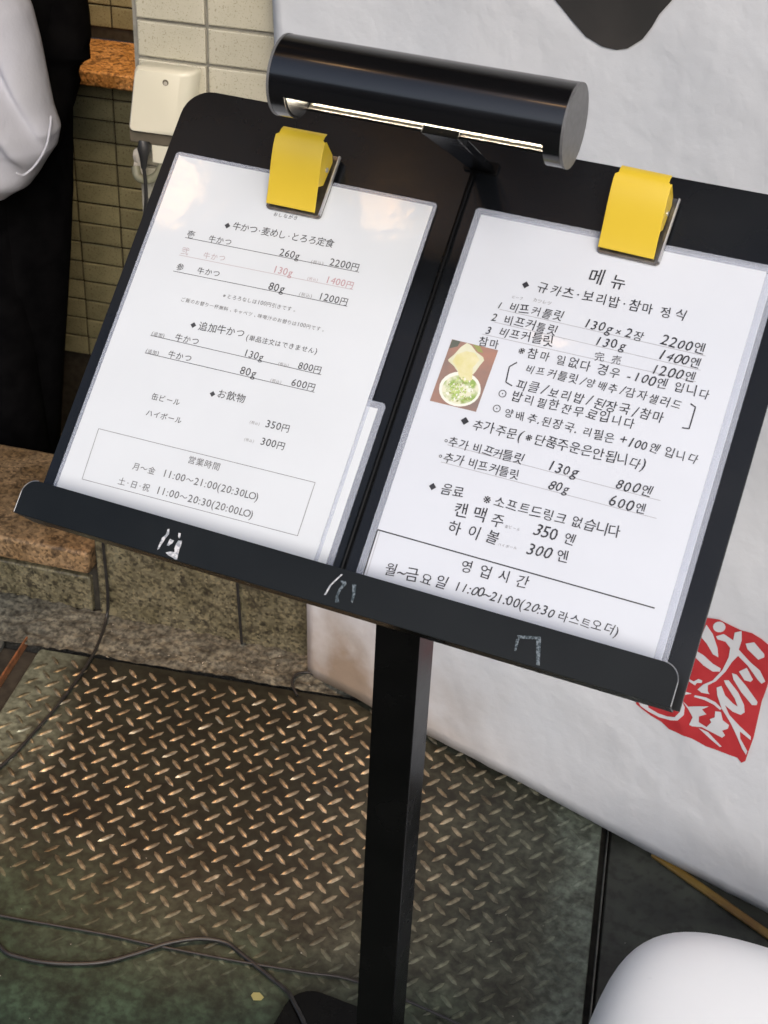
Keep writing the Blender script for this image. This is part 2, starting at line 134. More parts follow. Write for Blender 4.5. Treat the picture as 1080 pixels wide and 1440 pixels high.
M = {}
M['board'] = mat('board_paint', (.0035, .004, .005), (.006, .007, .008), rough=.20, rough2=.32, scale=9, bump=.00003, bscale=700, spec=.34)
M['lip'] = mat('tray_paint', (.0040, .0056, .0066), (.0075, .0098, .0115), rough=.42, rough2=.55, scale=12, bump=.00004, bscale=700, spec=.2)
M['gloss_black'] = mat('gloss_black_enamel', (.004, .004, .0045), rough=.16, rough2=.24, scale=14, coat=.3)
M['cap'] = mat('satin_end_cap', (.10, .10, .102), (.13, .13, .132), rough=.45, scale=200, bump=.00006, bscale=900)
M['post'] = mat('post_paint', (.0022, .0022, .0022), (.0035, .0035, .0035), rough=.2, rough2=.3, scale=20, spec=.14)
M['edge_metal'] = mat('worn_edge_metal', (.30, .31, .32), (.2, .2, .2), rough=.35, metal=.6, scale=60)
M['steel'] = mat('bright_steel', (.66, .66, .66), (.55, .55, .55), rough=.38, metal=.8, scale=60)
M['steel_shaded'] = mat('shaded_clip_steel', (.16, .15, .14), (.28, .27, .25), rough=.25, metal=.9, scale=90)  # steel darkened by colour for the shade under the clip cover
M['yellow'] = mat('yellow_enamel', (.64, .45, .028), (.68, .49, .035), rough=.38, scale=15, coat=.15, coatr=.2)
M['ink'] = mat('printed_ink', (.045, .045, .05), rough=.5, coat=.0)
M['ink_grey'] = mat('pale_printed_ink', (.10, .10, .105), rough=.5)
M['ink_faint'] = mat('faint_small_print', (.23, .23, .24), rough=.5)
M['ink_rose'] = mat('rose_printed_ink', (.44, .27, .29), rough=.5)
M['ink_pink'] = mat('faded_rose_ink', (.40, .33, .35), rough=.5)
M['marker'] = mat('black_marker', (.018, .018, .022), (.035, .035, .045), rough=.45, scale=300)
M['marker_thin'] = mat('thin_pen', (.06, .06, .07), rough=.5)
M['rule'] = mat('pencil_rule', (.34, .34, .37), rough=.5)
M['box_rule'] = mat('marker_rule', (.03, .03, .035), rough=.5)

def paper_mat(name, col):
    m = mat(name, col, tuple(c*.965 for c in col), rough=.55, scale=14, coat=.6, coatr=.07)
    nt = m.node_tree; p = nt.nodes['Principled BSDF']
    tc = nt.nodes.new('ShaderNodeTexCoord'); nz = nt.nodes.new('ShaderNodeTexNoise'); nz.inputs['Scale'].default_value = 85; nz.inputs['Detail'].default_value = 2
    n2 = nt.nodes.new('ShaderNodeTexNoise'); n2.inputs['Scale'].default_value = 14; n2.inputs['Detail'].default_value = 1
    nt.links.new(tc.outputs['Object'], nz.inputs['Vector']); nt.links.new(tc.outputs['Object'], n2.inputs['Vector'])
    a = nt.nodes.new('ShaderNodeMath'); a.operation = 'MULTIPLY_ADD'; a.inputs[1].default_value = .12
    nt.links.new(nz.outputs['Fac'], a.inputs[0]); nt.links.new(n2.outputs['Fac'], a.inputs[2])
    b = nt.nodes.new('ShaderNodeBump'); b.inputs['Distance'].default_value = .0010; b.inputs['Strength'].default_value = 1.0
    nt.links.new(a.outputs[0], b.inputs['Height']); nt.links.new(b.outputs[0], p.inputs['Coat Normal'])
    return m
M['paper'] = paper_mat('laminated_paper', (.62, .65, .68))
M['paper_kr'] = paper_mat('laminated_paper_cool', (.60, .63, .685))
def film_mat():
    m = bpy.data.materials.new('clear_lamination_film'); m.use_nodes = True; nt = m.node_tree; p = nt.nodes['Principled BSDF']
    p.inputs['Base Color'].default_value = (.62, .66, .76, 1); p.inputs['Roughness'].default_value = .12
    tr = nt.nodes.new('ShaderNodeBsdfTransparent'); mx = nt.nodes.new('ShaderNodeMixShader'); mx.inputs[0].default_value = .30
    nt.links.new(tr.outputs[0], mx.inputs[1]); nt.links.new(p.outputs[0], mx.inputs[2]); nt.links.new(mx.outputs[0], nt.nodes['Material Output'].inputs[0])
    return m
M['film'] = film_mat()
M['tape'] = mat('torn_white_tape', (.26, .28, .31), (.58, .58, .6), rough=.6, ramp=(.42, .55), scale=400)
M['tape_dull'] = mat('tape_residue', (.02, .035, .042), (.16, .19, .21), rough=.4, scale=700, ramp=(.45, .6))
M['ph_bg'] = mat('photo_wood', (.36, .19, .14), (.22, .16, .14), rough=.5, scale=40)
M['ph_dish'] = mat('photo_dish', (.58, .58, .40), (.66, .66, .52), rough=.5, scale=60)
M['ph_soup'] = mat('photo_yam', (.60, .56, .26), (.68, .64, .42), rough=.5, scale=90)
M['ph_bowl'] = mat('photo_bowl', (.72, .73, .66), rough=.5)
M['ph_rice'] = mat('photo_rice', (.26, .38, .10), (.66, .66, .50), rough=.5, scale=170, ramp=(.4, .6), detail=2)
M['ph_leaf'] = mat('photo_leaf', (.30, .44, .10), (.52, .60, .24), rough=.5, scale=300)
M['ph_dark'] = mat('photo_dark', (.10, .11, .09), rough=.5)
M['ph_green'] = mat('photo_green', (.27, .29, .10), rough=.5)

M['banner'] = mat('banner_cloth', (.56, .585, .625), (.60, .62, .655), rough=.75, scale=4, bump=.0030, bscale=24)
nt = M['banner'].node_tree                                     # brown blotches towards the foot by the wall
p_ = nt.nodes['Principled BSDF']; tc_ = nt.nodes.new('ShaderNodeNewGeometry'); sx = nt.nodes.new('ShaderNodeSeparateXYZ'); nt.links.new(tc_.outputs['Position'], sx.inputs[0])
nz_ = nt.nodes.new('ShaderNodeTexNoise'); nz_.inputs['Scale'].default_value = 11; nz_.inputs['Detail'].default_value = 7; nt.links.new(tc_.outputs['Position'], nz_.inputs['Vector'])
m1 = nt.nodes.new('ShaderNodeMath'); m1.operation = 'MULTIPLY_ADD'; m1.inputs[1].default_value = .36; nt.links.new(nz_.outputs['Fac'], m1.inputs[0]); nt.links.new(sx.outputs['Z'], m1.inputs[2])
m2 = nt.nodes.new('ShaderNodeMapRange'); m2.inputs['From Min'].default_value = .20; m2.inputs['From Max'].default_value = .38; m2.inputs['To Min'].default_value = 1; m2.inputs['To Max'].default_value = 0; nt.links.new(m1.outputs[0], m2.inputs['Value'])
m3 = nt.nodes.new('ShaderNodeMapRange'); m3.inputs['From Min'].default_value = -.40; m3.inputs['From Max'].default_value = -.10; m3.inputs['To Min'].default_value = 1; m3.inputs['To Max'].default_value = .12; nt.links.new(sx.outputs['X'], m3.inputs['Value'])
m4 = nt.nodes.new('ShaderNodeMath'); m4.operation = 'MULTIPLY'; nt.links.new(m2.outputs[0], m4.inputs[0]); nt.links.new(m3.outputs[0], m4.inputs[1])
mx_ = nt.nodes.new('ShaderNodeMix'); mx_.data_type = 'RGBA'; mx_.inputs[7].default_value = (.27, .215, .165, 1)
nt.links.new(p_.inputs['Base Color'].links[0].from_socket, mx_.inputs[6]); nt.links.new(m4.outputs[0], mx_.inputs[0]); nt.links.new(mx_.outputs[2], p_.inputs['Base Color'])
M['red'] = mat('seal_red', (.40, .022, .028), (.46, .032, .038), rough=.7, scale=30)
M['brush'] = mat('brush_black', (.022, .021, .020), (.035, .032, .030), rough=.75, scale=18)
M['print_white'] = mat('seal_white', (.56, .575, .61), rough=.75)

M['tile_big'] = object_tint(multiramp(mat('beige_glazed_tile', (.43, .405, .315), (.50, .47, .375), rough=.32, rough2=.45, scale=9, bump=.0004, bscale=160), 420, [(.30, (.62, .6, .55)), (.42, (1, 1, 1)), (1, (1, 1, 1))]), .9, 1.06)
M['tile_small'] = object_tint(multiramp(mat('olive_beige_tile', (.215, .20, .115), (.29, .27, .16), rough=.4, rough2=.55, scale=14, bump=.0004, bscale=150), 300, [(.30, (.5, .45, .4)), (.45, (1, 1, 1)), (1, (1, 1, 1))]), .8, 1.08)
M['grout_light'] = mat('grey_grout', (.17, .165, .14), (.24, .23, .2), rough=.9, scale=60, bump=.0006, bscale=300)
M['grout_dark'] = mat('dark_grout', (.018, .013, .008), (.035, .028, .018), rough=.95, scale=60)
def granite(name, a, b, dark, f=.9):
    m = mat(name, a, b, rough=.55, rough2=.75, scale=26, bump=.0012, bscale=120)
    multiramp(m, 230, [(0, dark), (.28, (.75, .72, .66)), (.6, (1, 1, 1)), (.85, (1.35, 1.3, 1.2)), (1, (1.5, 1.42, 1.32))], kind='voronoi', factor=f)
    return multiramp(m, 75, [(.36, (.22, .2, .17)), (.47, (1, 1, 1)), (1, (1, 1, 1))], factor=.8)
M['granite'] = granite('brown_granite', (.15, .095, .046), (.23, .155, .085), (.35, .3, .25))
M['granite_grey'] = granite('grey_green_granite', (.084, .076, .045), (.130, .118, .075), (.25, .24, .2))
M['mortar'] = multiramp(mat('pebbled_mortar', (.040, .041, .034), (.100, .102, .086), rough=.9, scale=30, bump=.004, bscale=70), 130, [(.33, (.3, .3, .27)), (.5, (1, 1, 1)), (.62, (1.7, 1.65, 1.55)), (1, (1.9, 1.85, 1.7))], detail=5)
M['gap'] = mat('dark_joint', (.012, .011, .009), (.03, .028, .022), rough=.95, scale=60)
M['asphalt'] = multiramp(mat('street_asphalt', (.035, .036, .033), (.06, .06, .055), rough=.9, scale=8, bump=.0025, bscale=260), 200, [(.35, (.5, .5, .5)), (.55, (1, 1, 1)), (1, (1.5, 1.5, 1.4))])
M['slab'] = multiramp(mat('dark_damp_slab', (.006, .007, .0055), (.055, .060, .048), rough=.55, rough2=.9, scale=7, bump=.0015, bscale=60), 60, [(.35, (.6, .6, .55)), (.5, (1, 1, 1)), (1, (1.25, 1.3, 1.15))])
M['rust'] = mat('rusty_angle_steel', (.40, .16, .07), (.16, .09, .05), rough=.5, metal=.4, scale=90, bump=.0004, bscale=400)
M['iron'] = mat('dull_steel_strip', (.11, .11, .10), (.2, .2, .18), rough=.5, metal=.6, scale=60)
M['cast'] = mat('cast_cover', (.05, .055, .05), (.10, .105, .095), rough=.75, scale=30, bump=.001, bscale=150)
def plate_mat(name, metal, c_dark, c_mid, dust_unlit, bump, rlo):
    """worn chequer plate: steel with dirt blotches, mossy green paint towards the street"""
    m = bpy.data.materials.new(name); m.use_nodes = True; nt = m.node_tree; p = nt.nodes['Principled BSDF']; L = nt.links.new
    tc = nt.nodes.new('ShaderNodeNewGeometry'); sep = nt.nodes.new('ShaderNodeSeparateXYZ'); L(tc.outputs['Position'], sep.inputs[0])
    n1 = nt.nodes.new('ShaderNodeTexNoise'); n1.inputs['Scale'].default_value = 5.5; n1.inputs['Detail'].default_value = 8; L(tc.outputs['Position'], n1.inputs['Vector'])
    n2 = nt.nodes.new('ShaderNodeTexNoise'); n2.inputs['Scale'].default_value = 90; n2.inputs['Detail'].default_value = 6; L(tc.outputs['Position'], n2.inputs['Vector'])
    c1 = nt.nodes.new('ShaderNodeValToRGB'); e = c1.color_ramp.elements; e[0].position = .36; e[1].position = .66; e[0].color = (*c_dark, 1); e[1].color = (*c_mid, 1); L(n1.outputs['Fac'], c1.inputs[0])
    # warm lamp pool painted as a cleaner steel oval, dusty grey-green round it
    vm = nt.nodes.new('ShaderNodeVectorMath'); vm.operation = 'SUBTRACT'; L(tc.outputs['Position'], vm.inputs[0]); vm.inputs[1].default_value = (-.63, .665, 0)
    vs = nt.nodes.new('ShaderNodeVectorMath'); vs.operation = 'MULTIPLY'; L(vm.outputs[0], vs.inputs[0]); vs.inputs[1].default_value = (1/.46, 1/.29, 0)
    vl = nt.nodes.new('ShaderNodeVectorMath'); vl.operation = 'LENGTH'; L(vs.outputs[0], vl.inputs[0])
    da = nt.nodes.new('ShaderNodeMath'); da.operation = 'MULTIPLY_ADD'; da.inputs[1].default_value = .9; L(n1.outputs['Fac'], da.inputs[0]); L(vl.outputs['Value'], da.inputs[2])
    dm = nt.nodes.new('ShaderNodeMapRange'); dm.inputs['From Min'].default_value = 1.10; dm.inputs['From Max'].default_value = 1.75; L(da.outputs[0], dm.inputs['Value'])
    dx = nt.nodes.new('ShaderNodeMix'); dx.data_type = 'RGBA'; L(dm.outputs[0], dx.inputs[0]); L(c1.outputs[0], dx.inputs[6]); dx.inputs[7].default_value = (*dust_unlit, 1)
    a = nt.nodes.new('ShaderNodeMath'); a.operation = 'MULTIPLY_ADD'; a.inputs[1].default_value = .22; L(n1.outputs['Fac'], a.inputs[0]); L(sep.outputs['Y'], a.inputs[2])
    g = nt.nodes.new('ShaderNodeMapRange'); g.inputs['From Min'].default_value = .56; g.inputs['From Max'].default_value = .38; L(a.outputs[0], g.inputs['Value'])
    mx = nt.nodes.new('ShaderNodeMix'); mx.data_type = 'RGBA'; L(g.outputs[0], mx.inputs[0]); L(dx.outputs[2], mx.inputs[6]); mx.inputs[7].default_value = (.024, .043, .029, 1)
    # pale dusty patch along the left and right margins of the plate
    b = nt.nodes.new('ShaderNodeMath'); b.operation = 'MULTIPLY_ADD'; b.inputs[1].default_value = -.20; L(n1.outputs['Fac'], b.inputs[0]); dp = nt.nodes.new('ShaderNodeVectorMath'); dp.operation = 'DOT_PRODUCT'; L(tc.outputs['Position'], dp.inputs[0]); dp.inputs[1].default_value = tuple(PE); L(dp.outputs['Value'], b.inputs[2])
    h1 = nt.nodes.new('ShaderNodeMapRange'); h1.inputs['From Min'].default_value = -.7466+.10-.1; h1.inputs['From Max'].default_value = -.7466+.03-.1; L(b.outputs[0], h1.inputs['Value'])
    h2 = nt.nodes.new('ShaderNodeMapRange'); h2.inputs['From Min'].default_value = -.7466+.855-.1; h2.inputs['From Max'].default_value = -.7466+.89-.1; L(b.outputs[0], h2.inputs['Value'])
    hm = nt.nodes.new('ShaderNodeMath'); hm.operation = 'MAXIMUM'; L(h1.outputs[0], hm.inputs[0]); L(h2.outputs[0], hm.inputs[1])
    hs = nt.nodes.new('ShaderNodeMath'); hs.operation = 'MULTIPLY'; hs.inputs[1].default_value = .8; L(hm.outputs[0], hs.inputs[0])
    mx2 = nt.nodes.new('ShaderNodeMix'); mx2.data_type = 'RGBA'; L(hs.outputs[0], mx2.inputs[0]); L(mx.outputs[2], mx2.inputs[6]); mx2.inputs[7].default_value = (.115, .135, .120, 1)
    sp = nt.nodes.new('ShaderNodeValToRGB'); e = sp.color_ramp.elements; e[0].position = .38; e[1].position = .62; e[0].color = (.55, .55, .5, 1); e[1].color = (1.35, 1.35, 1.25, 1); L(n2.outputs['Fac'], sp.inputs[0])
    mm = nt.nodes.new('ShaderNodeMix'); mm.data_type = 'RGBA'; mm.blend_type = 'MULTIPLY'; mm.inputs[0].default_value = .85; L(mx2.outputs[2], mm.inputs[6]); L(sp.outputs[0], mm.inputs[7])
    n3 = nt.nodes.new('ShaderNodeTexNoise'); n3.inputs['Scale'].default_value = 19; n3.inputs['Detail'].default_value = 9; n3.inputs['Roughness'].default_value = .7; L(tc.outputs['Position'], n3.inputs['Vector'])
    s3 = nt.nodes.new('ShaderNodeValToRGB'); e = s3.color_ramp.elements; e[0].position = .36; e[1].position = .64; e[0].color = (.38, .36, .30, 1); e[1].color = (1.5, 1.52, 1.45, 1); L(n3.outputs['Fac'], s3.inputs[0])
    m9 = nt.nodes.new('ShaderNodeMix'); m9.data_type = 'RGBA'; m9.blend_type = 'MULTIPLY'; m9.inputs[0].default_value = .9; L(mm.outputs[2], m9.inputs[6]); L(s3.outputs[0], m9.inputs[7]); L(m9.outputs[2], p.inputs['Base Color'])
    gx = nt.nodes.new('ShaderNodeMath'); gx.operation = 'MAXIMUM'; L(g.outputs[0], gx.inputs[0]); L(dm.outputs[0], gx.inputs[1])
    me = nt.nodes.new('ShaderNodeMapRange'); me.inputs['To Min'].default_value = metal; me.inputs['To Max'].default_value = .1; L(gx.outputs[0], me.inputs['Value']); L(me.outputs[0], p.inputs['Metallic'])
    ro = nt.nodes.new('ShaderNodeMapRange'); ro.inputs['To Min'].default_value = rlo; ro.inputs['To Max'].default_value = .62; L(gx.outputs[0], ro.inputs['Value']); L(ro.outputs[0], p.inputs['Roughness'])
    bn = nt.nodes.new('ShaderNodeBump'); bn.inputs['Distance'].default_value = bump; L(n2.outputs['Fac'], bn.inputs['Height']); L(bn.outputs[0], p.inputs['Normal'])
    return m
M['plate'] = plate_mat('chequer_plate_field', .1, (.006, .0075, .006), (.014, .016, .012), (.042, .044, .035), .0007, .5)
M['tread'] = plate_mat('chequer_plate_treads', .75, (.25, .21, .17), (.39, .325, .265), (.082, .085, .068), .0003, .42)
M['cable'] = mat('black_cable', (.010, .010, .011), (.02, .02, .02), rough=.45, scale=80)
M['shade_in'] = mat('shade_inside_white', (.34, .32, .27), rough=.4)
M['led'] = emis('led_chips', (1.0, .90, .74), 110)
M['led_base'] = mat('led_strip_base', (.30, .28, .22), rough=.4)
M['bulb'] = emis('warm_bulb', (1.0, .56, .22), 2.5)
M['socket'] = mat('lamp_socket', (.05, .05, .05), rough=.4)
M['cream'] = mat('cream_plastic', (.60, .57, .45), (.64, .61, .49), rough=.32, scale=6, bump=.0002, bscale=40)
M['box_dark'] = mat('outlet_underside', (.07, .06, .04), (.12, .1, .07), rough=.6, scale=30)
M['putty'] = mat('grey_putty', (.36, .33, .27), (.5, .46, .4), rough=.8, scale=40, bump=.002, bscale=60)
M['hose'] = mat('grey_green_conduit', (.13, .13, .085), (.2, .2, .14), rough=.5, scale=60)
M['white_plastic'] = mat('white_plastic', (.84, .855, .875), (.87, .885, .90), rough=.4, scale=5, bump=.0006, bscale=18)
multiramp(M['white_plastic'], 16, [(.26, (.6, .63, .66)), (.34, (1, 1, 1)), (1, (1, 1, 1))], factor=.6)
M['wood'] = mat('yellow_brown_batten', (.10, .045, .010), (.19, .12, .022), rough=.45, scale=12, bump=.0006, bscale=90)
M['shirt'] = mat('white_shirt_cloth', (.46, .47, .535), (.50, .51, .565), rough=.9, scale=6, bump=.0022, bscale=38, spec=.15)
M['coat'] = mat('black_wool', (.0022, .0022, .0026), (.0045, .0045, .005), rough=.95, scale=30, spec=.03)
M['skin'] = mat('skin', (.55, .33, .23), (.6, .37, .27), rough=.5, scale=12)
M['hair'] = mat('black_hair', (.012, .010, .009), rough=.4)
M['eye'] = mat('eye_white', (.8, .8, .78), rough=.2)
M['lipm'] = mat('lip_skin', (.42, .18, .15), rough=.5)
M['shoe'] = mat('black_shoe', (.01, .01, .01), rough=.35)
M['concrete'] = mat('canopy_concrete', (.011, .011, .012), (.018, .018, .019), rough=.85, scale=5)
M['facade'] = mat('dark_facade', (.05, .048, .045), (.075, .07, .065), rough=.8, scale=2)
M['glass'] = mat('window_glass', (.02, .025, .03), rough=.06)
M['leaf'] = mat('dry_leaf', (.30, .28, .11), rough=.7)
M['floor_in'] = mat('entrance_floor', (.05, .04, .03), (.08, .065, .045), rough=.7, scale=10)
M['grit'] = mat('pale_grit', (.30, .29, .25), (.18, .17, .14), rough=.9, scale=80)
def brick_mat(name, tile, grout, w, h, mortar=.004):
    m = bpy.data.materials.new(name); m.use_nodes = True; nt = m.node_tree; p = nt.nodes['Principled BSDF']
    uv = nt.nodes.new('ShaderNodeUVMap'); br = nt.nodes.new('ShaderNodeTexBrick'); nt.links.new(uv.outputs[0], br.inputs['Vector'])
    br.offset = 0; br.inputs['Scale'].default_value = 1; br.inputs['Brick Width'].default_value = w; br.inputs['Row Height'].default_value = h; br.inputs['Mortar Size'].default_value = mortar/2
    br.inputs['Color1'].default_value = (*tile, 1); br.inputs['Color2'].default_value = (*[c*.88 for c in tile], 1); br.inputs['Mortar'].default_value = (*grout, 1)
    nt.links.new(br.outputs['Color'], p.inputs['Base Color']); p.inputs['Roughness'].default_value = .45
    b = nt.nodes.new('ShaderNodeBump'); b.invert = True; b.inputs['Distance'].default_value = .002; nt.links.new(br.outputs['Fac'], b.inputs['Height']); nt.links.new(b.outputs[0], p.inputs['Normal'])
    return m
M['wall_tiles'] = brick_mat('beige_wall_tiling', (.46, .435, .34), (.2, .19, .16), .0985, .0497)

# ------------------------------------------------------------------ builders
def tag(o, label=None, cat=None, group=None, kind=None):
    if label: o['label'] = label
    if cat: o['category'] = cat
    if group: o['group'] = group
    if kind: o['kind'] = kind
    return o
def empty(name, loc, label, cat, group=None):
    o = bpy.data.objects.new(name, None); C.objects.link(o); o.location = loc; o.empty_display_size = .05
    return tag(o, label, cat, group)
def root_loc(parent):
    l = Vector((0, 0, 0))
    while parent is not None:
        l += parent.location; parent = parent.parent
    return l
class MB:
    def __init__(s): s.bm = bmesh.new()
    def face(s, pts):
        return s.bm.faces.new([s.bm.verts.new(p) for p in pts])
    def box(s, F, a, b):
        (x0, y0, z0), (x1, y1, z1) = a, b
        v = [s.bm.verts.new(F(x, y, z)) for z in (z0, z1) for y in (y0, y1) for x in (x0, x1)]
        for f in ((0, 2, 3, 1), (4, 5, 7, 6), (0, 1, 5, 4), (2, 6, 7, 3), (0, 4, 6, 2), (1, 3, 7, 5)): s.bm.faces.new([v[i] for i in f])
        return s
    def prism(s, F, poly, h0, h1):
        """closed outline in the frame's first two axes, extruded along the third"""
        a = [s.bm.verts.new(F(x, y, h0)) for x, y in poly]; b = [s.bm.verts.new(F(x, y, h1)) for x, y in poly]
        n = len(poly)
        fa = s.bm.faces.new(a); fb = s.bm.faces.new(b)
        for i in range(n): s.bm.faces.new((a[i], a[(i+1) % n], b[(i+1) % n], b[i]))
        bmesh.ops.triangulate(s.bm, faces=[fa, fb])
        return s
    def loft(s, rings, cap=True, closed=True):
        R = [[s.bm.verts.new(p) for p in r] for r in rings]; n = len(R[0])
        for A, B in zip(R, R[1:]):
            for i in range(n if closed else n-1): s.bm.faces.new((A[i], A[(i+1) % n], B[(i+1) % n], B[i]))
        if cap and closed: s.bm.faces.new(R[0]); s.bm.faces.new(R[-1])
        return s
    def tube(s, pts, r, n=8, cap=True):
        pts = [Vector(p) for p in pts]; rings = []; ref = Vector((.13, .29, .95)).normalized()
        for i, p in enumerate(pts):
            d = (pts[min(i+1, len(pts)-1)] - pts[max(i-1, 0)]).normalized()
            x = d.cross(ref); x = x.normalized() if x.length > 1e-4 else Vector((1, 0, 0)); y = d.cross(x)
            rr = r[i] if isinstance(r, (list, tuple)) else r
            rings.append([p + (x*cos(t)+y*sin(t))*rr for t in [2*pi*k/n for k in range(n)]])
        return s.loft(rings, cap)
    def ball(s, c, r, seg=16, sc=(1, 1, 1)):
        res = bmesh.ops.create_uvsphere(s.bm, u_segments=seg, v_segments=seg//2+2, radius=r)
        for v in res['verts']: v.co = Vector((v.co.x*sc[0], v.co.y*sc[1], v.co.z*sc[2])) + Vector(c)
        return s
    def build(s, name, m, parent=None, smooth=None, bevel=0, seg=2, **kw):
        bmesh.ops.recalc_face_normals(s.bm, faces=s.bm.faces)
        off = root_loc(parent)
        for v in s.bm.verts: v.co -= off
        me = bpy.data.meshes.new(name); s.bm.to_mesh(me); s.bm.free()
        o = bpy.data.objects.new(name, me); C.objects.link(o); o.parent = parent
        me.materials.append(m)
        if smooth is not None:
            me.polygons.foreach_set('use_smooth', [True]*len(me.polygons)); me.set_sharp_from_angle(angle=radians(smooth))
        if bevel:
            b = o.modifiers.new('bevel', 'BEVEL'); b.width = bevel; b.segments = seg; b.limit_method = 'ANGLE'; b.angle_limit = radians(40)
            if smooth is None:
                me.polygons.foreach_set('use_smooth', [True]*len(me.polygons)); me.set_sharp_from_angle(angle=radians(30))
        return tag(o, **kw) if kw else o
def spline(pts, k=8):
    P = [Vector(p) for p in pts]; out = []
    for i in range(len(P)-1):
        a, b, c, d = P[max(i-1, 0)], P[i], P[i+1], P[min(i+2, len(P)-1)]
        for j in range(k):
            t = j/k; out.append(.5*((2*b)+(c-a)*t+(2*a-5*b+4*c-d)*t*t+(3*b-a-3*c+d)*t**3))
    out.append(P[-1]); return out
def rrect(x0, y0, x1, y1, r, n=6, corners=(1, 1, 1, 1)):
    pts = []
    for (cx, cy, a0, on) in ((x1-r, y1-r, 0, corners[0]), (x0+r, y1-r, 90, corners[1]), (x0+r, y0+r, 180, corners[2]), (x1-r, y0+r, 270, corners[3])):
        if on: pts += [(cx+r*cos(radians(a0+90*i/n)), cy+r*sin(radians(a0+90*i/n))) for i in range(n+1)]
        else: pts.append((x1 if a0 in (0, 270) else x0, y1 if a0 in (0, 90) else y0))
    return pts

# ------------------------------------------------------------------ lettering: glyph outlines from Blender's own font, one mesh per printed item
GLYPH = {}
def glyph_raw(ch, off):
    cu = bpy.data.curves.new('glyph', 'FONT'); cu.body = ch; cu.size = 1; cu.resolution_u = 2; cu.fill_mode = 'FRONT'; cu.offset = off
    o = bpy.data.objects.new('glyph', cu); C.objects.link(o)
    dg = bpy.context.evaluated_depsgraph_get(); me = bpy.data.meshes.new_from_object(o.evaluated_get(dg))
    V = [(v.co.x, v.co.y) for v in me.vertices]; Fc = [tuple(p.vertices) for p in me.polygons]; ar = sum(p.area for p in me.polygons)
    bpy.data.objects.remove(o); bpy.data.curves.remove(cu); bpy.data.meshes.remove(me)
    return V, Fc, ar
def glyph(ch, bold=0.0):
    key = (ch, bold)
    if key in GLYPH: return GLYPH[key]
    V, Fc, ar = glyph_raw(ch, 0.0)
    if bold and ar > 0:
        for k in (1.0, .8, 1.15, .6, .4):                  # a thickened outline that folds over itself is refused
            V2, F2, a2 = glyph_raw(ch, bold*k)
            if 1.0 < a2/ar < 1 + bold*k*42: V, Fc = V2, F2; break
    if V:
        xs = [v[0] for v in V]; GLYPH[key] = (V, Fc, min(xs), max(xs))
    else: GLYPH[key] = ([], [], 0, .3)
    return GLYPH[key]
def adv(ch):
    if ch == ' ': return .34
    if ch in '◆※⊙': return 1.0
    if ch in ':.,': return .32
    if ch in '()': return .42
    if ch in '・·◦': return .5
    if ord(ch) < 128: return .60
    return 1.0
def text_part(txt, u0, v0, u1, v1, size, m, parent, n, hand=0.0, bold=0.0, name='text_line', rnd=random.Random(3)):
    W = sum(adv(c) for c in txt); d = Vector((u1-u0, v1-v0)); L = d.length; ex = d/L; ey = Vector((-ex.y, ex.x)); em = L/W
    bm = MB(); x = 0
    for ch in txt:
        a = adv(ch)*em
        if ch != ' ':
            if ch == '◆':
                h = em*.34*size
                c0 = (x+a/2, em*.36)
                V = [(c0[0], c0[1]-h), (c0[0]+h, c0[1]), (c0[0], c0[1]+h), (c0[0]-h, c0[1])]; Fc = [(0, 1, 2, 3)]
            elif ch == '⊙' or ch == '◦' or ch == '·' or ch == '・':
                R = em*(.38 if ch == '⊙' else .15 if ch == '◦' else .07); cc = (x+a/2, em*.33); V = []; Fc = []
                if ch in '⊙◦':
                    k = 14; r2 = R*(.80 if ch == '⊙' else .6)
                    for i in range(k): t = 2*pi*i/k; V += [(cc[0]+R*cos(t), cc[1]+R*sin(t)), (cc[0]+r2*cos(t), cc[1]+r2*sin(t))]
                    Fc = [(2*i, 2*((i+1) % k), 2*((i+1) % k)+1, 2*i+1) for i in range(k)]
                if ch != '◦':
                    b0 = len(V); r3 = em*.07
                    V += [(cc[0]+r3*cos(2*pi*i/6), cc[1]+r3*sin(2*pi*i/6)) for i in range(6)]; Fc.append(tuple(range(b0, b0+6)))
            else:
                G, Fc, gx0, gx1 = glyph(ch, bold); sc = em*size*(1.0 if ord(ch) > 127 else 1.22)
                mid = (gx0+gx1)/2; V = [((px-mid)*sc, py*sc) for px, py in G]
                an = rnd.uniform(-1, 1)*hand*.16; ss = 1+rnd.uniform(-1, 1)*hand*.12; sh = rnd.uniform(-.3, 1)*hand*.22 + (.14 if hand > .5 and ord(ch) < 128 else 0); dy = rnd.uniform(-1, 1)*hand*em*.07
                V = [((px+sh*py)*cos(an)*ss - py*sin(an)*ss + x+a/2, (px)*sin(an)*ss + py*cos(an)*ss + dy) for px, py in V]
            vs = []
            for px, py in V:
                w = Vector((u0, v0)) + ex*px + ey*py
                vs.append(bm.bm.verts.new(board(w.x, w.y, n)))
            for f in Fc:
                try: bm.bm.faces.new([vs[i] for i in f])
                except ValueError: pass
        x += a
    bmesh.ops.recalc_face_normals(bm.bm, faces=bm.bm.faces)
    return bm.build(name, m, parent)
def rule_part(u0, v0, u1, v1, w, m, parent, n, name='ruled_line'):
    d = Vector((u1-u0, v1-v0)); e = Vector((-d.y, d.x)).normalized()*w/2
    bm = MB(); bm.face([board(u0+e.x, v0+e.y, n), board(u0-e.x, v0-e.y, n), board(u1-e.x, v1-e.y, n), board(u1+e.x, v1+e.y, n)])
    return bm.build(name, m, parent)

for T_, hb in ((TEXT_JP, None), (TEXT_KR, None)):
    for (t, _a, _b, _c, _d, _s, c) in T_:
        for ch in t:
            if ch not in ' ◆⊙◦·・': glyph(ch, (.003 if c in 'gfp' else .005) if T_ is TEXT_JP else (.005 if c == 'm' else .0))

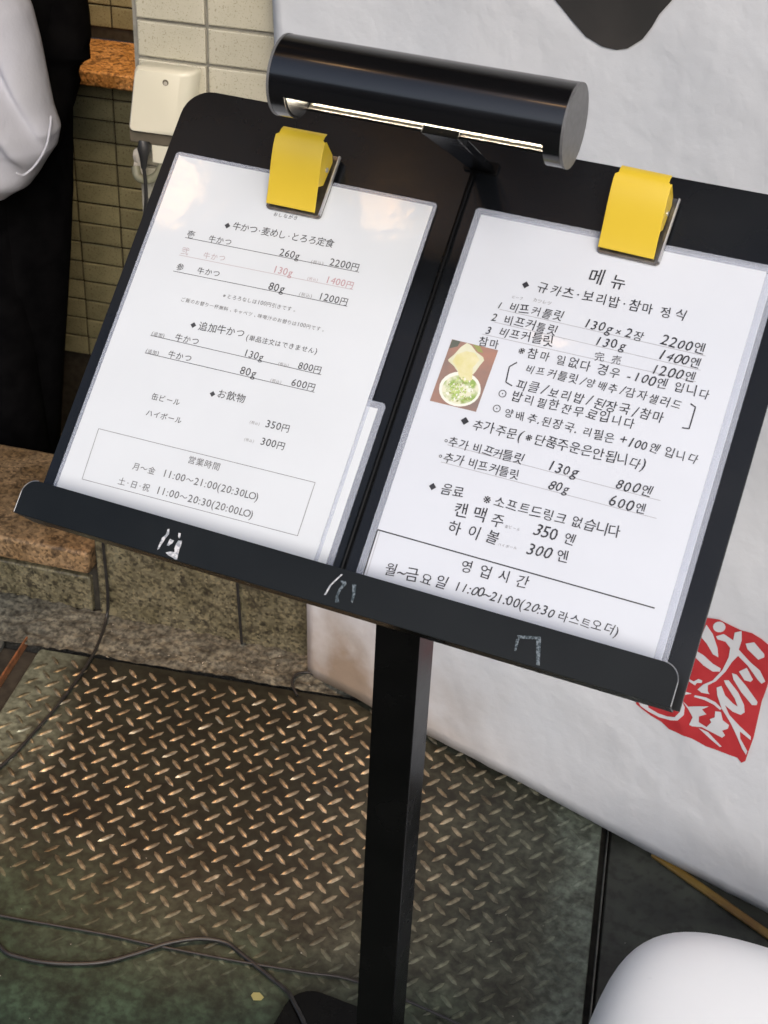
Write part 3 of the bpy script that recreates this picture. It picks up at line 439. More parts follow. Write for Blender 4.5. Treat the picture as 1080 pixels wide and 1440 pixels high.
# ================================================================== SETTING
# street sheet with the stair-well of the entrance left open
S0, S1, D1 = -1.6, 0.29, 2.6
g = MB()
for (a, b, c, d) in ((-60, 60, -60, .02), (-60, S0, .02, 60), (S1, 60, .02, 60), (S0, S1, D1, 60)):
    g.face([wall(a, c, -.02), wall(b, c, -.02), wall(b, d, -.02), wall(a, d, -.02)])
g.build('street', M['asphalt'], kind='structure')
g = MB(); g.box(plate, (-.07, -.006-.14, -.018), (1.6, -.006, .0))
# mortar strip between plate and wall foot: uneven sheet
g = MB(); nx, ny = 300, 26
grid = [[None]*(ny+1) for _ in range(nx+1)]
for i in range(nx+1):
    for j in range(ny+1):
        a = -.55 + 2.1*i/nx; t = j/ny
        p0 = plate(a, -.004, 0); s = (p0-WP).dot(WE); p1 = wall(s, .004, 0); p = p0.lerp(p1, t)
        h = .001 + .0045*noise.noise(p*16) + .005*noise.noise(p*60) + .0025*noise.noise(p*140) + .005*t
        grid[i][j] = g.bm.verts.new(p + Vector((0, 0, h)))
for i in range(nx):
    for j in range(ny): g.bm.faces.new((grid[i][j], grid[i+1][j], grid[i+1][j+1], grid[i][j+1]))
g.build('mortar_strip', M['mortar'], smooth=60, kind='structure')

# drain channel under the left and right gaps
g = MB(); g.box(plate, (-.30, .0, -.019), (1.2, 1.6, -.012)); g.build('channel_bed', M['gap'], kind='structure')

# steel chequer plate
cp = empty('checker_plate', plate(.46, .5, 0), 'brown and green worn steel checker plate with raised bars on the ground', 'floor plate')
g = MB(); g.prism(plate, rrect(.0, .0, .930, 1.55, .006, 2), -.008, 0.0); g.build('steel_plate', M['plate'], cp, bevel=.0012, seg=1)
def tread(F, a, b, ang, h, bm):
    L, Wd = .0140, .0037; ca, sa = cos(ang), sin(ang)
    def P(x, y, z): return F(a+x*ca-y*sa, b+x*sa+y*ca, z)
    o = [(-L, 0), (-L*.5, -Wd), (L*.5, -Wd), (L, 0), (L*.5, Wd), (-L*.5, Wd)]
    i = [(-L*.68, 0), (-L*.40, -Wd*.42), (L*.40, -Wd*.42), (L*.68, 0), (L*.40, Wd*.42), (-L*.40, Wd*.42)]
    vo = [bm.bm.verts.new(P(x, y, -.0004)) for x, y in o]; vi = [bm.bm.verts.new(P(x, y, h)) for x, y in i]
    for k in range(6): bm.bm.faces.new((vo[k], vo[(k+1) % 6], vi[(k+1) % 6], vi[k]))
    bm.bm.faces.new(vi)
g = MB(); pa, pb = .0329, .0362
a0, b0 = -.013 % pa, .030
for i in range(-1, 29):
    for j in range(-1, 44):
        for k in (0, 1):
            a = .118 + (i-3+.5*k)*pa; b = .078 + (j-2+.5*k)*pb*1.0
            if not (.012 < a < .915 and .012 < b < 1.53): continue
            w = plate(a, b, 0)
            wear = noise.noise(w*4.5)*.14 + w.y - .335 - .10*max(0, min(1, (w.x+.25)/.3))*-1.2 
            h = .0021 * max(0.0, min(1.0, (wear+.06)/.16))
            if h < .0002: continue
            tread(plate, a+random.uniform(-1, 1)*.0006, b+random.uniform(-1, 1)*.0006, radians(45 if k else -45)*-1*-1, h*(random.uniform(.85, 1.1) if random.random() < .93 else random.uniform(.3, .6)), g)
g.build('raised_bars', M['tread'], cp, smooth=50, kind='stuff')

# rusty angle on the left of the plate, covers beyond the gaps
o = MB().box(plate, (-.032, -.02, -.012), (-.0285, 1.5, .004)).build('channel_edge_angle', M['rust'], bevel=.001, seg=1)
tag(o, 'thin rusty angle steel edging the dark slot left of the checker plate', 'steel edging')
o = MB()
o.prism(plate, rrect(-.50, -.03, -.064, .60, .03, 4), -.012, -.002)
for k in range(9): o.box(plate, (-.49, .02+.06*k, -.002), (-.08, .045+.06*k, .002))
tag(o.build('channel_cover', M['cast'], bevel=.0015, seg=1), 'grey ribbed cast cover left of the rusty edging', 'drain cover')
o = MB().box(plate, (.9385, -.01, -.012), (.9405, 1.5, .0015)).build('joint_strip', M['iron'], bevel=.0008, seg=1)
tag(o, 'thin upright metal strip along the right side of the checker plate', 'metal strip')
o = MB().prism(plate, rrect(.9435, -.08, 2.4, 1.55, .004, 1), -.015, -.001).build('paving_slab', M['slab'], bevel=.002, kind='structure')

# granite step
st = empty('granite_step', wall(-.7, .13, 0), 'brown granite step with rounded pale front edge beside the pillar foot', 'step')
MB().box(wall, (-1.6, .0, .0815), (.171, .27, .126)).build('tread_stone', M['granite'], st, bevel=.006, seg=3)
MB().box(wall, (-1.6, .006, .0), (.169, .25, .0715)).build('riser_stone', M['granite_grey'], st, bevel=.003, seg=2)
MB().box(wall, (-1.6, .016, -.02), (.18, .26, .083)).build('mortar_bed', M['gap'], st)
o = MB().box(wall, (.175, .022, -.02), (.186, .28, .40)).build('expansion_joint', M['gap'], kind='structure')
pf = empty('pillar_plinth', wall(.7, .01, 0), 'speckled granite plinth at the foot of the tiled pillar', 'plinth')
x = .186
for w_ in (.62, .6, .6, .6):
    MB().box(wall, (x, .0, .0), (x+w_-.004, .03, .40)).build('facing_stone', M['granite_grey'], pf, bevel=.0025); x += w_
MB().box(wall, (.187, .010, -.02), (x, .032, .398)).build('mortar_bed', M['gap'], pf)

# tiled pillar and shop wall
pl_ = empty('tiled_pillar', wall(1.5, .3, 0), 'pillar and wall of pale beige glazed tiles with grey joints behind the banner', 'tiled wall')
MB().box(wall, (.29, .026, -.02), (5.5, 2.6, 3.0)).build('core', M['grout_light'], pl_)
TW, TH = .0985, .0497
tile_me = None
def tile_mesh(name, w, h, t, j, m):
    b = bmesh.new(); e = .0016
    def V(x, y, z): return b.verts.new(WE*x + WN*y + Vector((0, 0, z)))
    o = [V(j/2, t, j/2), V(w-j/2, t, j/2), V(w-j/2, t, h-j/2), V(j/2, t, h-j/2)]
    mdl = [V(j/2, e*.6, j/2), V(w-j/2, e*.6, j/2), V(w-j/2, e*.6, h-j/2), V(j/2, e*.6, h-j/2)]
    i = [V(j/2+e, 0, j/2+e), V(w-j/2-e, 0, j/2+e), V(w-j/2-e, 0, h-j/2-e), V(j/2+e, 0, h-j/2-e)]
    for A, B in ((o, mdl), (mdl, i)):
        for k in range(4): b.faces.new((A[k], A[(k+1) % 4], B[(k+1) % 4], B[k]))
    b.faces.new(i); bmesh.ops.recalc_face_normals(b, faces=b.faces)
    me = bpy.data.meshes.new(name); b.to_mesh(me); b.free(); me.materials.append(m)
    return me
def lay_tiles(parent, me, s0, z0, w, h, ns, nz, d, jit=.0008):
    for i in range(ns):
        for k in range(nz):
            o = bpy.data.objects.new('tile', me); C.objects.link(o); o.parent = parent
            o.location = wall(s0+i*w, d+random.uniform(-1, 1)*jit, z0+k*h) - parent.location
            o.rotation_euler = (random.uniform(-1, 1)*.006, random.uniform(-1, 1)*.004, random.uniform(-1, 1)*.006)
big = tile_mesh('tile', TW, TH, .007, .0045, M['tile_big'])
lay_tiles(pl_, big, .2955, .946-TH*8, TW, TH, 5, 16, .020)
def uvwall(name, m, parent, s0, s1, z0, z1, d, uo=0, vo=0):
    g = MB(); f = g.face([wall(s0, d, z0), wall(s1, d, z0), wall(s1, d, z1), wall(s0, d, z1)])
    o = g.build(name, m, parent); uv = o.data.uv_layers.new(name='UVMap')
    for lp in o.data.loops:
        co = o.data.vertices[lp.vertex_index].co + root_loc(parent) - WP
        uv.data[lp.index].uv = (co.dot(WE)-uo, co.z-vo)
    return o
zt = .946+TH*8
uvwall('upper_tiling', M['wall_tiles'], pl_, .2955, 5.5, zt, 3.0, .020, .2955, .946)
uvwall('lower_tiling', M['wall_tiles'], pl_, .2955, 5.5, .40, .946-TH*8, .020, .2955, .946)
uvwall('side_tiling', M['wall_tiles'], pl_, .2955+TW*5, 5.5, .946-TH*8, zt, .020, .2955, .946)

# entrance well: lower floor, back wall with tile rows, stone ledge
MB().box(wall, (-1.6, .27, -.40), (.29, 2.6, -.35)).build('entrance_floor', M['floor_in'], kind='structure')
MB().box(wall, (-1.7, .262, -.40), (.289, .272, .070)).build('well_wall', M['gap'], kind='structure')
bw = empty('recessed_tile_wall', wall(-.3, 1.06, -.35), 'dim olive tile wall with dark joints at the back of the entrance', 'tiled wall')
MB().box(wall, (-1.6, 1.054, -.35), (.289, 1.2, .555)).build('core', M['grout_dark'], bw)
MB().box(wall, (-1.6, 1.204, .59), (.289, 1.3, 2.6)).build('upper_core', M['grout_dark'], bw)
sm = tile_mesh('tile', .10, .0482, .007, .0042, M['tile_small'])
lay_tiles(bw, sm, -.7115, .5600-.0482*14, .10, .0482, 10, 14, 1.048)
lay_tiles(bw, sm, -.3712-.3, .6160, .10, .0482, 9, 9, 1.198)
MB().box(wall, (-1.6, .985, .557), (.289, 1.2035, .5895)).build('ledge_stone', granite('lamp_orange_granite', (.40, .19, .05), (.52, .27, .10), (.3, .2, .1)), bw, bevel=.004)  # the lamp's orange glow is put into the ledge stone colour
side = MB().box(wall, (-1.75, .28, -.35), (-1.6, 2.6, 2.6)).box(wall, (-5.5, .02, -.02), (-1.62, .27, 3.0)).build('added_side_wall', M['facade'])  # unseen left wall added to keep skylight out of the entrance
tag(side, 'dark plain wall, added unseen to keep the left side of the entrance dark', 'wall')
can = MB().box(wall, (-5.5, -1.42, 2.86), (5.5, 2.6, 3.05)).build('entrance_canopy', M['concrete'], bevel=.01)
tag(can, 'dark concrete canopy overhead above the shop front', 'canopy')

# warm lamps under the canopy: their glow shows in the board, the film and the floor plate
def downlight(loc, watts, label, spot=None, col=(1.0, .60, .28)):
    t = empty('ceiling_lamp', (loc[0], loc[1], 2.86), label, 'lamp')
    MB().tube([(loc[0], loc[1], 2.86), (loc[0], loc[1], loc[2]+.05)], .008).build('stem', M['socket'], t, smooth=40)
    MB().tube([(loc[0], loc[1], loc[2]+.08), (loc[0], loc[1], loc[2]+.055), (loc[0], loc[1], loc[2]+.02)], [.018, .05, .06], 20).build('socket', M['socket'], t, smooth=40)
    MB().ball(loc, .026, 16).build('bulb', M['bulb'], t, smooth=180)
    ld = bpy.data.lights.new('warm_light', 'SPOT' if spot else 'POINT'); lo = bpy.data.objects.new('warm_light', ld); C.objects.link(lo)
    ld.energy = watts; ld.color = col; ld.shadow_soft_size = .05 if loc[2] > 2 else .22
    lo.parent = t; lo.location = Vector((loc[0], loc[1], loc[2]-.045)) - t.location
    if spot:
        ld.spot_size = radians(spot[1]); ld.spot_blend = .9
        lo.rotation_euler = (Vector(loc)-Vector(spot[0])).to_track_quat('Z', 'Y').to_euler()
    return t
downlight((-1.18, -.46, 2.66), .6, 'warm bulb farthest left in the row under the canopy edge')
downlight((-.72, -.40, 2.66), .6, 'warm bulb in the middle of the row under the canopy edge')
downlight((-.36, -.56, 2.66), .6, 'warm bulb farthest right in the row under the canopy edge')
downlight((-.86, .42, 2.60), 120, 'warm spotlight under the canopy shining down on the checker plate', ((-.60, .64, 0), 24), (1.0, .56, .27))
downlight((-1.02, 1.52, 1.75), 34, 'warm lamp inside the entrance above the stone ledge', (wall(-.18, 1.12, .42), 62), (1.0, .72, .42))

# the street's other side: closes off the sky low down
ob = empty('opposite_building', (0, -14.5, 0), 'dark building across the street behind the photographer', 'building')
MB().box(flat, (-18, -16, 0), (18, -13, 5.2)).build('wall', M['facade'], ob)
for i in range(9):
    for k in range(1):
        x = -12+3*i; z = 1.0+2.7*k
        f = MB().box(flat, (x-.8, -13, z), (x+.8, -12.94, z+1.5)).build('window', M['cap'], ob)
        MB().box(flat, (x-.72, -12.95, z+.08), (x+.72, -12.92, z+1.42)).build('pane', M['glass'], f)

# ================================================================== BANNER
bn_root = empty('shop_banner', cloth(.6, 0), 'large white cloth shop banner with black brush character and red seal', 'banner')
def edge_left(z): return -.0695*z
def hem(s): return (.015 if s < .4 else .015-.010*(s-.4)/.4 if s < .8 else .005) if s > .1 else .0012+.0135*s/.1
g = MB(); NS, NZ = 150, 130
gr = []
for i in range(NS+1):
    row = []
    for j in range(NZ+1):
        t = j/NZ; s = 2.3*(i/NS); z = hem(s) + (2.5-hem(s))*t
        row.append(g.bm.verts.new(cloth(s + edge_left(z)*(1-i/NS), z)))
    gr.append(row)
for i in range(NS):
    for j in range(NZ): g.bm.faces.new((gr[i][j], gr[i+1][j], gr[i+1][j+1], gr[i][j+1]))
o = g.build('cloth', M['banner'], bn_root, smooth=180)
sol = o.modifiers.new('thickness', 'SOLIDIFY'); sol.thickness = .0012; sol.offset = 1 if True else 0
def cloth_print(poly, lift, m, name, cuts=2):
    b = bmesh.new(); f = b.faces.new([b.verts.new((x, y, 0)) for x, y in poly])
    bmesh.ops.triangulate(b, faces=[f])
    for _ in range(cuts):
        long_e = [e for e in b.edges if e.calc_length() > .02]
        if not long_e: break
        bmesh.ops.subdivide_edges(b, edges=long_e, cuts=1, use_grid_fill=False); bmesh.ops.triangulate(b, faces=b.faces)
    for v in b.verts: v.co = cloth(v.co.x, v.co.y, lift)
    g = MB(); g.bm.free(); g.bm = b
    o = g.build(name, m, bn_root, smooth=180)
    return o
cloth_print(SEAL, .0022, M['red'], 'red_seal', 4)
for pgn in SEAL_STROKES: cloth_print(pgn, .0032, M['print_white'], 'seal_stroke', 3)
cloth_print(BRUSH, .0022, M['brush'], 'brush_character', 5)
A = Vector((.10, .762, 0)); B = Vector((1.7, .074, 0)); d = (B-A).normalized(); nrm = Vector((-d.y, d.x, 0))
def bat(x, y, z): return A + d*x + nrm*y + Vector((0, 0, z))
o = MB().box(bat, (0, 0, .0), (1.6, .013, .007)).build('wooden_batten', M['wood'], bevel=.003)
tag(o, 'yellow brown wooden batten lying on the ground along the banner hem', 'batten')

# ================================================================== MENU STAND
ms = empty('menu_stand', (-.06, .138, 0), 'black metal menu stand with sloping board and tray on one post', 'menu stand')
MB().prism(lambda x, y, z: board(x, y, z), rrect(-.3085, -.0040, .1815, .354, .022, 8, (1, 1, 0, 0)), -.0035, 0).build('board', M['board'], ms, bevel=.0008, seg=2)
# tray: bottom shelf and front lip (lip outline with rounded upper corners)
MB().box(board, (-.3042, -.0060, .0002), (.1777, -.0042, .0287)).build('tray_shelf', M['post'], ms, bevel=.0006)
MB().prism(board, rrect(-.3045, -.0062, .178, .0205, .011, 8, (1, 1, 0, 0)), .0285, .0308).build('tray_lip', M['lip'], ms, bevel=.0007)
for sg_, xe in ((-1, -.3045), (1, .178)):
    cx_, cy_ = xe - sg_*.011, .0205-.011
    arc = [(cx_+sg_*.0110*cos(radians(t)), cy_+.0110*sin(radians(t))) for t in range(0, 96, 8)]
    MB().tube([board(xe, -.0055, .0306)] + [board(x, y, .0306) for x, y in arc], .00045, 6).build('worn_edge', M['edge_metal'], ms, smooth=60)
MB().tube([board(-.0645, .334, .002), board(-.0645, -.004, .002)], .0017, 8).build('divider_rod', M['post'], ms, smooth=60)
MB().ball(board(-.0645, .335, .0035), .004, 12).build('screw', M['steel'], ms, smooth=180)
MB().box(flat, (-.0785, .120, .010), (-.0405, .157, 1.035)).build('post', M['post'], ms, bevel=.0015)
MB().box(flat, (-.095, .115, .990), (-.024, .150, .998)).build('bracket', M['post'], ms)
MB().prism(flat, rrect(-.252, -.06, .145, .352, .035, 8), .001, .010).build('base_plate', M['post'], ms, bevel=.002)
for pset, m in ((TAPE_A, M['tape']), (TAPE_B, M['tape_dull']), (TAPE_C, M['tape_dull'])):
    g = MB()
    for pgn in pset: g.prism(board, [(x, max(y, -.0056)) for x, y in pgn], .0309, .0312)
    g.build('tape_residue', m, ms)
MB().prism(board, [(-.0535, .0165), (-.0522, .0168), (-.0575, .0075), (-.0590, .0005), (-.0602, .0), (-.0588, .0072)], .0313, .0315).build('tape_residue', M['tape'], ms)
# lamp: split tube with open slot underneath
LY, LZ, LR, LU0, LU1 = .103, 1.243, .0255, -.152, .040
def ring(x, r, a0, a1, n): return [Vector((x, LY+r*cos(a0+(a1-a0)*i/n), LZ+r*sin(a0+(a1-a0)*i/n))) for i in range(n+1)]
sh_ = MB(); a_open0, a_open1 = radians(-166), radians(-70)
def shell(bmw, x0, x1, a0, a1, n):
    o0, o1, i0, i1 = ring(x0, LR, a0, a1, n), ring(x1, LR, a0, a1, n), ring(x0, LR-.0012, a0, a1, n), ring(x1, LR-.0012, a0, a1, n)
    V = [[bmw.bm.verts.new(p) for p in r] for r in (o0, o1, i1, i0)]
    for k in range(n):
        for q in range(4): bmw.bm.faces.new((V[q][k], V[q][k+1], V[(q+1) % 4][k+1], V[(q+1) % 4][k]))
    bmw.bm.faces.new([V[q][0] for q in range(4)]); bmw.bm.faces.new([V[q][n] for q in range(4)])
shell(sh_, LU0+.011, LU1-.011, a_open1, a_open0+2*pi, 56)
shell(sh_, LU0+.0005, LU0+.0110, -pi*.75, pi*1.25-.001, 64)
shell(sh_, LU1-.0110, LU1-.0005, -pi*.75, pi*1.25-.001, 64)
shd = sh_.build('lamp_shade', M['gloss_black'], ms, smooth=40)
for x0, x1 in ((LU0-.0012, LU0+.0005), (LU1-.0005, LU1+.0012)):
    MB().loft([[Vector((x, LY+(LR+.0002)*cos(t), LZ+(LR+.0002)*sin(t))) for t in [2*pi*k/56 for k in range(56)]] for x in (x0, x1)]).build('end_cap', M['cap'], shd, smooth=40)
for x0 in (LU0+.0112, LU1-.0118):
    MB().loft([[Vector((x, LY+(LR-.0016)*cos(t), LZ+(LR-.0016)*sin(t))) for t in [2*pi*k/40 for k in range(40)]] for x in (x0, x0+.0006)]).build('inner_wall', M['gloss_black'], shd, smooth=40)
# white reflector lining and LED strip on the back of the tube
ln = MB(); aa, ab = radians(-69), radians(60)
A_, B_ = ring(LU0+.012, LR-.0018, aa, ab, 16), ring(LU1-.012, LR-.0018, aa, ab, 16)
va = [ln.bm.verts.new(p) for p in A_]; vb = [ln.bm.verts.new(p) for p in B_]
for k in range(16): ln.bm.faces.new((va[k], va[k+1], vb[k+1], vb[k]))
ln.build('reflector', M['shade_in'], shd, smooth=180)
LEDA = radians(-53); rr_ = LR-.0024
lc = (LY+rr_*cos(LEDA), LZ+rr_*sin(LEDA)); ld_, lt_ = Vector((0, cos(LEDA), sin(LEDA))), Vector((0, -sin(LEDA), cos(LEDA)))
def ledf(x, y, z): return Vector((x, lc[0], lc[1])) + lt_*y - ld_*z
MB().box(ledf, (LU0+.013, -.004, 0), (LU1-.013, .004, .0006)).build('led_tape', M['led_base'], shd)
g = MB()
nled = 46
for k in range(nled):
    x = LU0+.016 + (LU1-LU0-.032)*k/(nled-1); g.box(ledf, (x-.0010, -.0016, .0006), (x+.0010, .0016, .0016))
tag(g.build('led_chips', M['led'], shd), kind='stuff')
arm_ = []
for t, w_ in ((0, .0085), (.45, .0100), (1, .0125)):
    p0 = board(-.0600, .334, .0); p1 = Vector((-.046, LY+.004, LZ-.020)); c = p0.lerp(p1, t)
    arm_.append([c+Vector((w_, -.002, -.002)), c+Vector((w_, .002, .002)), c+Vector((-w_, .002, .002)), c+Vector((-w_, -.002, -.002))])
MB().loft(arm_).build('lamp_arm', M['post'], ms, bevel=.0006)
MB().prism(board, rrect(-.073, .329, -.047, .339, .002, 3), .0, .0022).build('arm_flange', M['post'], ms, bevel=.0005)

# ================================================================== MENU SHEETS
def sheet(name, label, u0, v0, u1, v1, n, film, paper, warp=0.0, cut=0):
    t = empty(name, board((u0+u1)/2, v0, n), label, 'menu')
    nx, ny = 16, 22
    def hgt(u, v): 
        a = (u-u0)/(u1-u0); b = (v-v0)/(v1-v0)
        return warp*(.6*noise.noise(Vector((u*9+n*300, v*7, 1)))+.5*sin(a*pi)*.5)
    f = MB()
    outer = rrect(u0, v0, u1, v1, .003, 3); 
    inner = [(min(max(x, u0+film), u1-film), min(max(y, v0+film), v1-film)) for x, y in outer]
    a = [f.bm.verts.new(board(x, y, n)) for x, y in outer]; b = [f.bm.verts.new(board(x, y, n)) for x, y in rrect(u0+film, v0+film, u1-film, v1-film, .0005, 3)]
    k = len(a)
    for i in range(k): f.bm.faces.new((a[i], a[(i+1) % k], b[(i+1) % k], b[i]))
    o = f.build('film_edge', M['film'], t); s = o.modifiers.new('thick', 'SOLIDIFY'); s.thickness = .0005; s.offset = 0
    MB().box(board, (u0+film, v0+film, n-.0002), (u1-film, v1-film, n+.0003)).build('paper', paper, t)
    return t
back1 = sheet('spare_sheet', 'blank laminated sheet peeking out behind the Japanese menu at lower right', -.289, -.004, -.0717, .1455, .0008, .005, M['paper'])
menu1 = sheet('japanese_menu', 'laminated white Japanese price list on the left half of the board', -.2985, -.003, -.0825, .2995, .0022, .0030, M['paper'])
back2 = sheet('spare_sheet', 'laminated sheet almost hidden behind the Korean menu at its right edge', -.040, -.004, .1655, .3005, .0008, .004, M['paper_kr'])
menu2 = sheet('korean_menu', 'laminated white handwritten Korean menu on the right half of the board', -.0535, -.003, .1615, .3025, .0022, .0050, M['paper_kr'])
NT = .0027
INK = {'k': 'ink', 'g': 'ink_grey', 'f': 'ink_faint', 'r': 'ink_rose', 'p': 'ink_pink', 'm': 'marker', 'n': 'marker_thin', 'u': 'rule', 'b': 'box_rule'}
rj, rk = random.Random(11), random.Random(23)
for (t, u0, v0, u1, v1, s, c) in TEXT_JP:
    text_part(t, u0, v0, u1, v1, s*.93, M[INK[c]], menu1, NT, hand=.18, bold=.003 if c in 'gfp' else .005, rnd=rj)
for (u0, v0, u1, v1, c) in RULE_JP: rule_part(u0, v0, u1, v1, .00045 if c == 'k' else .00036, M[INK[c]], menu1, NT)
for (t, u0, v0, u1, v1, s, c) in TEXT_KR:
    text_part(t, u0, v0, u1, v1, s*.95, M[INK[c]], menu2, NT+.0003, hand=.75, bold=.005 if c == 'm' else .0, rnd=rk)
for (u0, v0, u1, v1, c) in RULE_KR: rule_part(u0, v0, u1, v1, {'u': .0004, 'b': .0009, 'm': .0009}[c], M[INK[c]], menu2, NT+.0001)
ph = MB().prism(board, PHOTO, NT-.0001, NT+.0001).build('food_photo', M['ph_bg'], menu2)
for i, (pg, m) in enumerate(((PH_CORNER, 'ph_dark'), (PH_GREEN, 'ph_green'), (PH_BOWL, 'ph_bowl'), (PH_RICE, 'ph_rice'), (PH_DISH, 'ph_dish'), (PH_SOUP, 'ph_soup'))):
    MB().prism(board, pg, NT+.00011+.00002*i, NT+.00013+.00002*i).build('photo_shape', M[m], ph)
rp = random.Random(9)
cu_, cv_ = sum(p[0] for p in PH_RICE)/len(PH_RICE), sum(p[1] for p in PH_RICE)/len(PH_RICE)
for mm, cnt in (('ph_bowl', 60), ('ph_green', 26), ('ph_leaf', 60)):
    g = MB()
    for k in range(cnt):
        a = rp.uniform(0, 2*pi); r = math.sqrt(rp.random())*.0098; c = (cu_+cos(a)*r*1.0, cv_+sin(a)*r*.92)
        if mm == 'ph_leaf' and rp.random() < .5: c = (c[0]*.5+(cu_-.004)*.5, c[1]*.6+(cv_-.002)*.4)
        s_ = rp.uniform(.0004, .0009); b_ = rp.uniform(0, pi)
        g.face([board(c[0]+cos(b_+q*pi/2)*s_*(1 if q % 2 else 1.7), c[1]+sin(b_+q*pi/2)*s_*(1 if q % 2 else 1.7), NT+.000202+.0000006*(k+{'ph_bowl': 0, 'ph_green': 60, 'ph_leaf': 90}[mm])) for q in range(4)])
    g.build('photo_shape', M[mm], ph)

# ================================================================== CLIPS
def clip(u0, v0, rot, label):
    t = empty('clip', board(u0+.021, v0, .003), label, 'clip', 'yellow clips holding the menus')
    cr, sr = cos(rot), sin(rot)
    def F(x, y, z):
        x -= .021; return board(u0+.021 + x*cr - y*sr, v0 + x*sr + y*cr, z)
    Wc = .0400
    prof = [(.0005, .0085), (.008, .0125), (.018, .0185), (.028, .0245), (.037, .0290), (.044, .0310), (.050, .0305), (.054, .0280)]
    prof = spline([(a, b, 0) for a, b in prof], 4); prof = [(p.x, p.y) for p in prof]
    b = MB(); nP = len(prof)
    def half(y): return (Wc/2 if y < .047 else Wc/2-.0022)
    for side in (0, .0009):
        pass
    top = [[b.bm.verts.new(F(.021+sgn*half(y), y, z)) for sgn in (-1, 1)] for y, z in prof]
    bot = [[b.bm.verts.new(F(.021+sgn*half(y), y, z-.0009)) for sgn in (-1, 1)] for y, z in prof]
    for i in range(nP-1):
        b.bm.faces.new((top[i][0], top[i][1], top[i+1][1], top[i+1][0])); b.bm.faces.new((bot[i][0], bot[i+1][0], bot[i+1][1], bot[i][1]))
        for k in (0, 1): b.bm.faces.new((top[i][k], top[i+1][k], bot[i+1][k], bot[i][k]))
    b.bm.faces.new((top[0][0], bot[0][0], bot[0][1], top[0][1])); b.bm.faces.new((top[-1][0], bot[-1][0], bot[-1][1], top[-1][1]))
    b.build('cover', M['yellow'], t, smooth=50, bevel=.0003, seg=2)
    for sgn in (-1, 1):
        x0, x1 = (.021+sgn*(Wc/2-.0002), .021+sgn*(Wc/2-.0010))
        fl = [(.017, .0172), (.028, .0238), (.037, .0283), (.044, .0300), (.0475, .0285), (.046, .012), (.042, .007), (.022, .0095)]
        g = MB(); a = [g.bm.verts.new(F(x0, y, z)) for y, z in fl]; c = [g.bm.verts.new(F(x1, y, z)) for y, z in fl]
        g.bm.faces.new(a); g.bm.faces.new(c)
        for i in range(len(fl)): g.bm.faces.new((a[i], a[(i+1) % len(fl)], c[(i+1) % len(fl)], c[i]))
        g.build('side_flange', M['yellow'], t)
        MB().tube([F(.021+sgn*(Wc/2+.0006), .033, .013), F(.021+sgn*(Wc/2-.002), .033, .013)], .0019, 12).build('pin', M['steel'], t, smooth=40)
    MB().prism(F, rrect(.0002, -.0022, .0452, .0485, .003, 5), .0034, .0052).build('base_plate', M['steel_shaded'], t, bevel=.0006)
    MB().prism(F, [(.0440, .0), (.0452, .0), (.0452, .0480), (.0440, .0480)], .0050, .0078).build('base_rim', M['steel'], t)
    MB().tube([F(.004, .033, .013), F(.038, .033, .013)], .0030, 10).build('spring', M['steel'], t, smooth=60)
    return t
clip(-.2105, .2705, .0, 'yellow clip holding the top of the Japanese menu')
clip(.0405, .2880, radians(-1.5), 'yellow clip holding the top of the Korean menu')

# ================================================================== OUTLET BOX AND CABLES
bx = empty('outlet_box', wall(.352, .0, .87), 'cream plastic weatherproof outlet box with a round hole on the pillar', 'outlet box')
g = MB(); rings = []
for d_, gz0, gz1, il, ir in ((.019, .855, .942, 0, 0), (-.004, .856, .944, .0, .0), (-.012, .857, .944, .002, .006), (-.017, .859, .941, .005, .015)):
    rings.append([wall(x-(.944-y)*.16, d_, y) for x, y in rrect(.3045+il, gz0, .3870-ir, gz1, .006, 5)])
g.loft(rings).build('cover', M['cream'], bx, smooth=50)
MB().tube([wall(.3500, -.0165, .9290), wall(.3500, -.0178, .9290)], .0040, 16).build('hole', M['box_dark'], bx)
MB().tube([wall(.3502, -.0170, .9282), wall(.3502, -.0184, .9282)], .0026, 12).build('screw', M['putty'], bx)
MB().box(wall, (.2900, -.006, .838), (.375, .018, .8545)).build('socket_block', M['box_dark'], bx, bevel=.002)
MB().box(wall, (.320, -.004, .812), (.350, .018, .838)).build('cable_gland', M['cream'], bx, bevel=.002)
o = MB().tube([wall(.3120, -.006, .842), wall(.3118, -.010, .832), wall(.3115, -.011, .822), wall(.3110, -.012, .806)], [.008, .009, .006, .0035], 12).tube(
    spline([wall(.3110, -.012, .808), wall(.3125, -.012, .785), wall(.311, -.012, .75), wall(.300, -.014, .70), wall(.27, -.03, .55), wall(.235, -.03, .35), wall(.212, -.02, .22), wall(.2062, -.010, .14), wall(.206, -.008, .06), wall(.203, -.012, .012), (-.846, .831, .005), (-.832, .777, .0045), (-.822, .70, .004), (-.817, .625, .0042), (-.819, .514, .0042), (-.85, .40, .004), (-.93, .30, .004)], 8), .0026, 8).build('black_plug_cable', M['cable'], smooth=60)
tag(o, 'black cable with plug running from the outlet box down across the checker plate edge', 'cable')
o = MB().tube([wall(.362, -.004, .842), wall(.363, -.008, .825), wall(.364, -.010, .808)], [.009, .009, .004], 12).tube(spline([wall(.364, -.010, .812), wall(.395, -.02, .76), wall(.41, -.02, .6), wall(.42, -.012, .45), wall(.43, -.008, .2), wall(.44, -.01, .01)], 8), .0025, 8).build('black_plug_cable', M['cable'], smooth=60)
tag(o, 'second black plug and cable under the outlet box, mostly behind the board', 'cable')
o = MB().tube(spline([wall(.2925, .004, .800), wall(.298, -.002, .789), wall(.312, -.004, .787), wall(.326, -.002, .795), wall(.334, .002, .812), wall(.337, .012, .825)], 6), .0062, 10).build('grey_conduit', M['hose'], smooth=60)
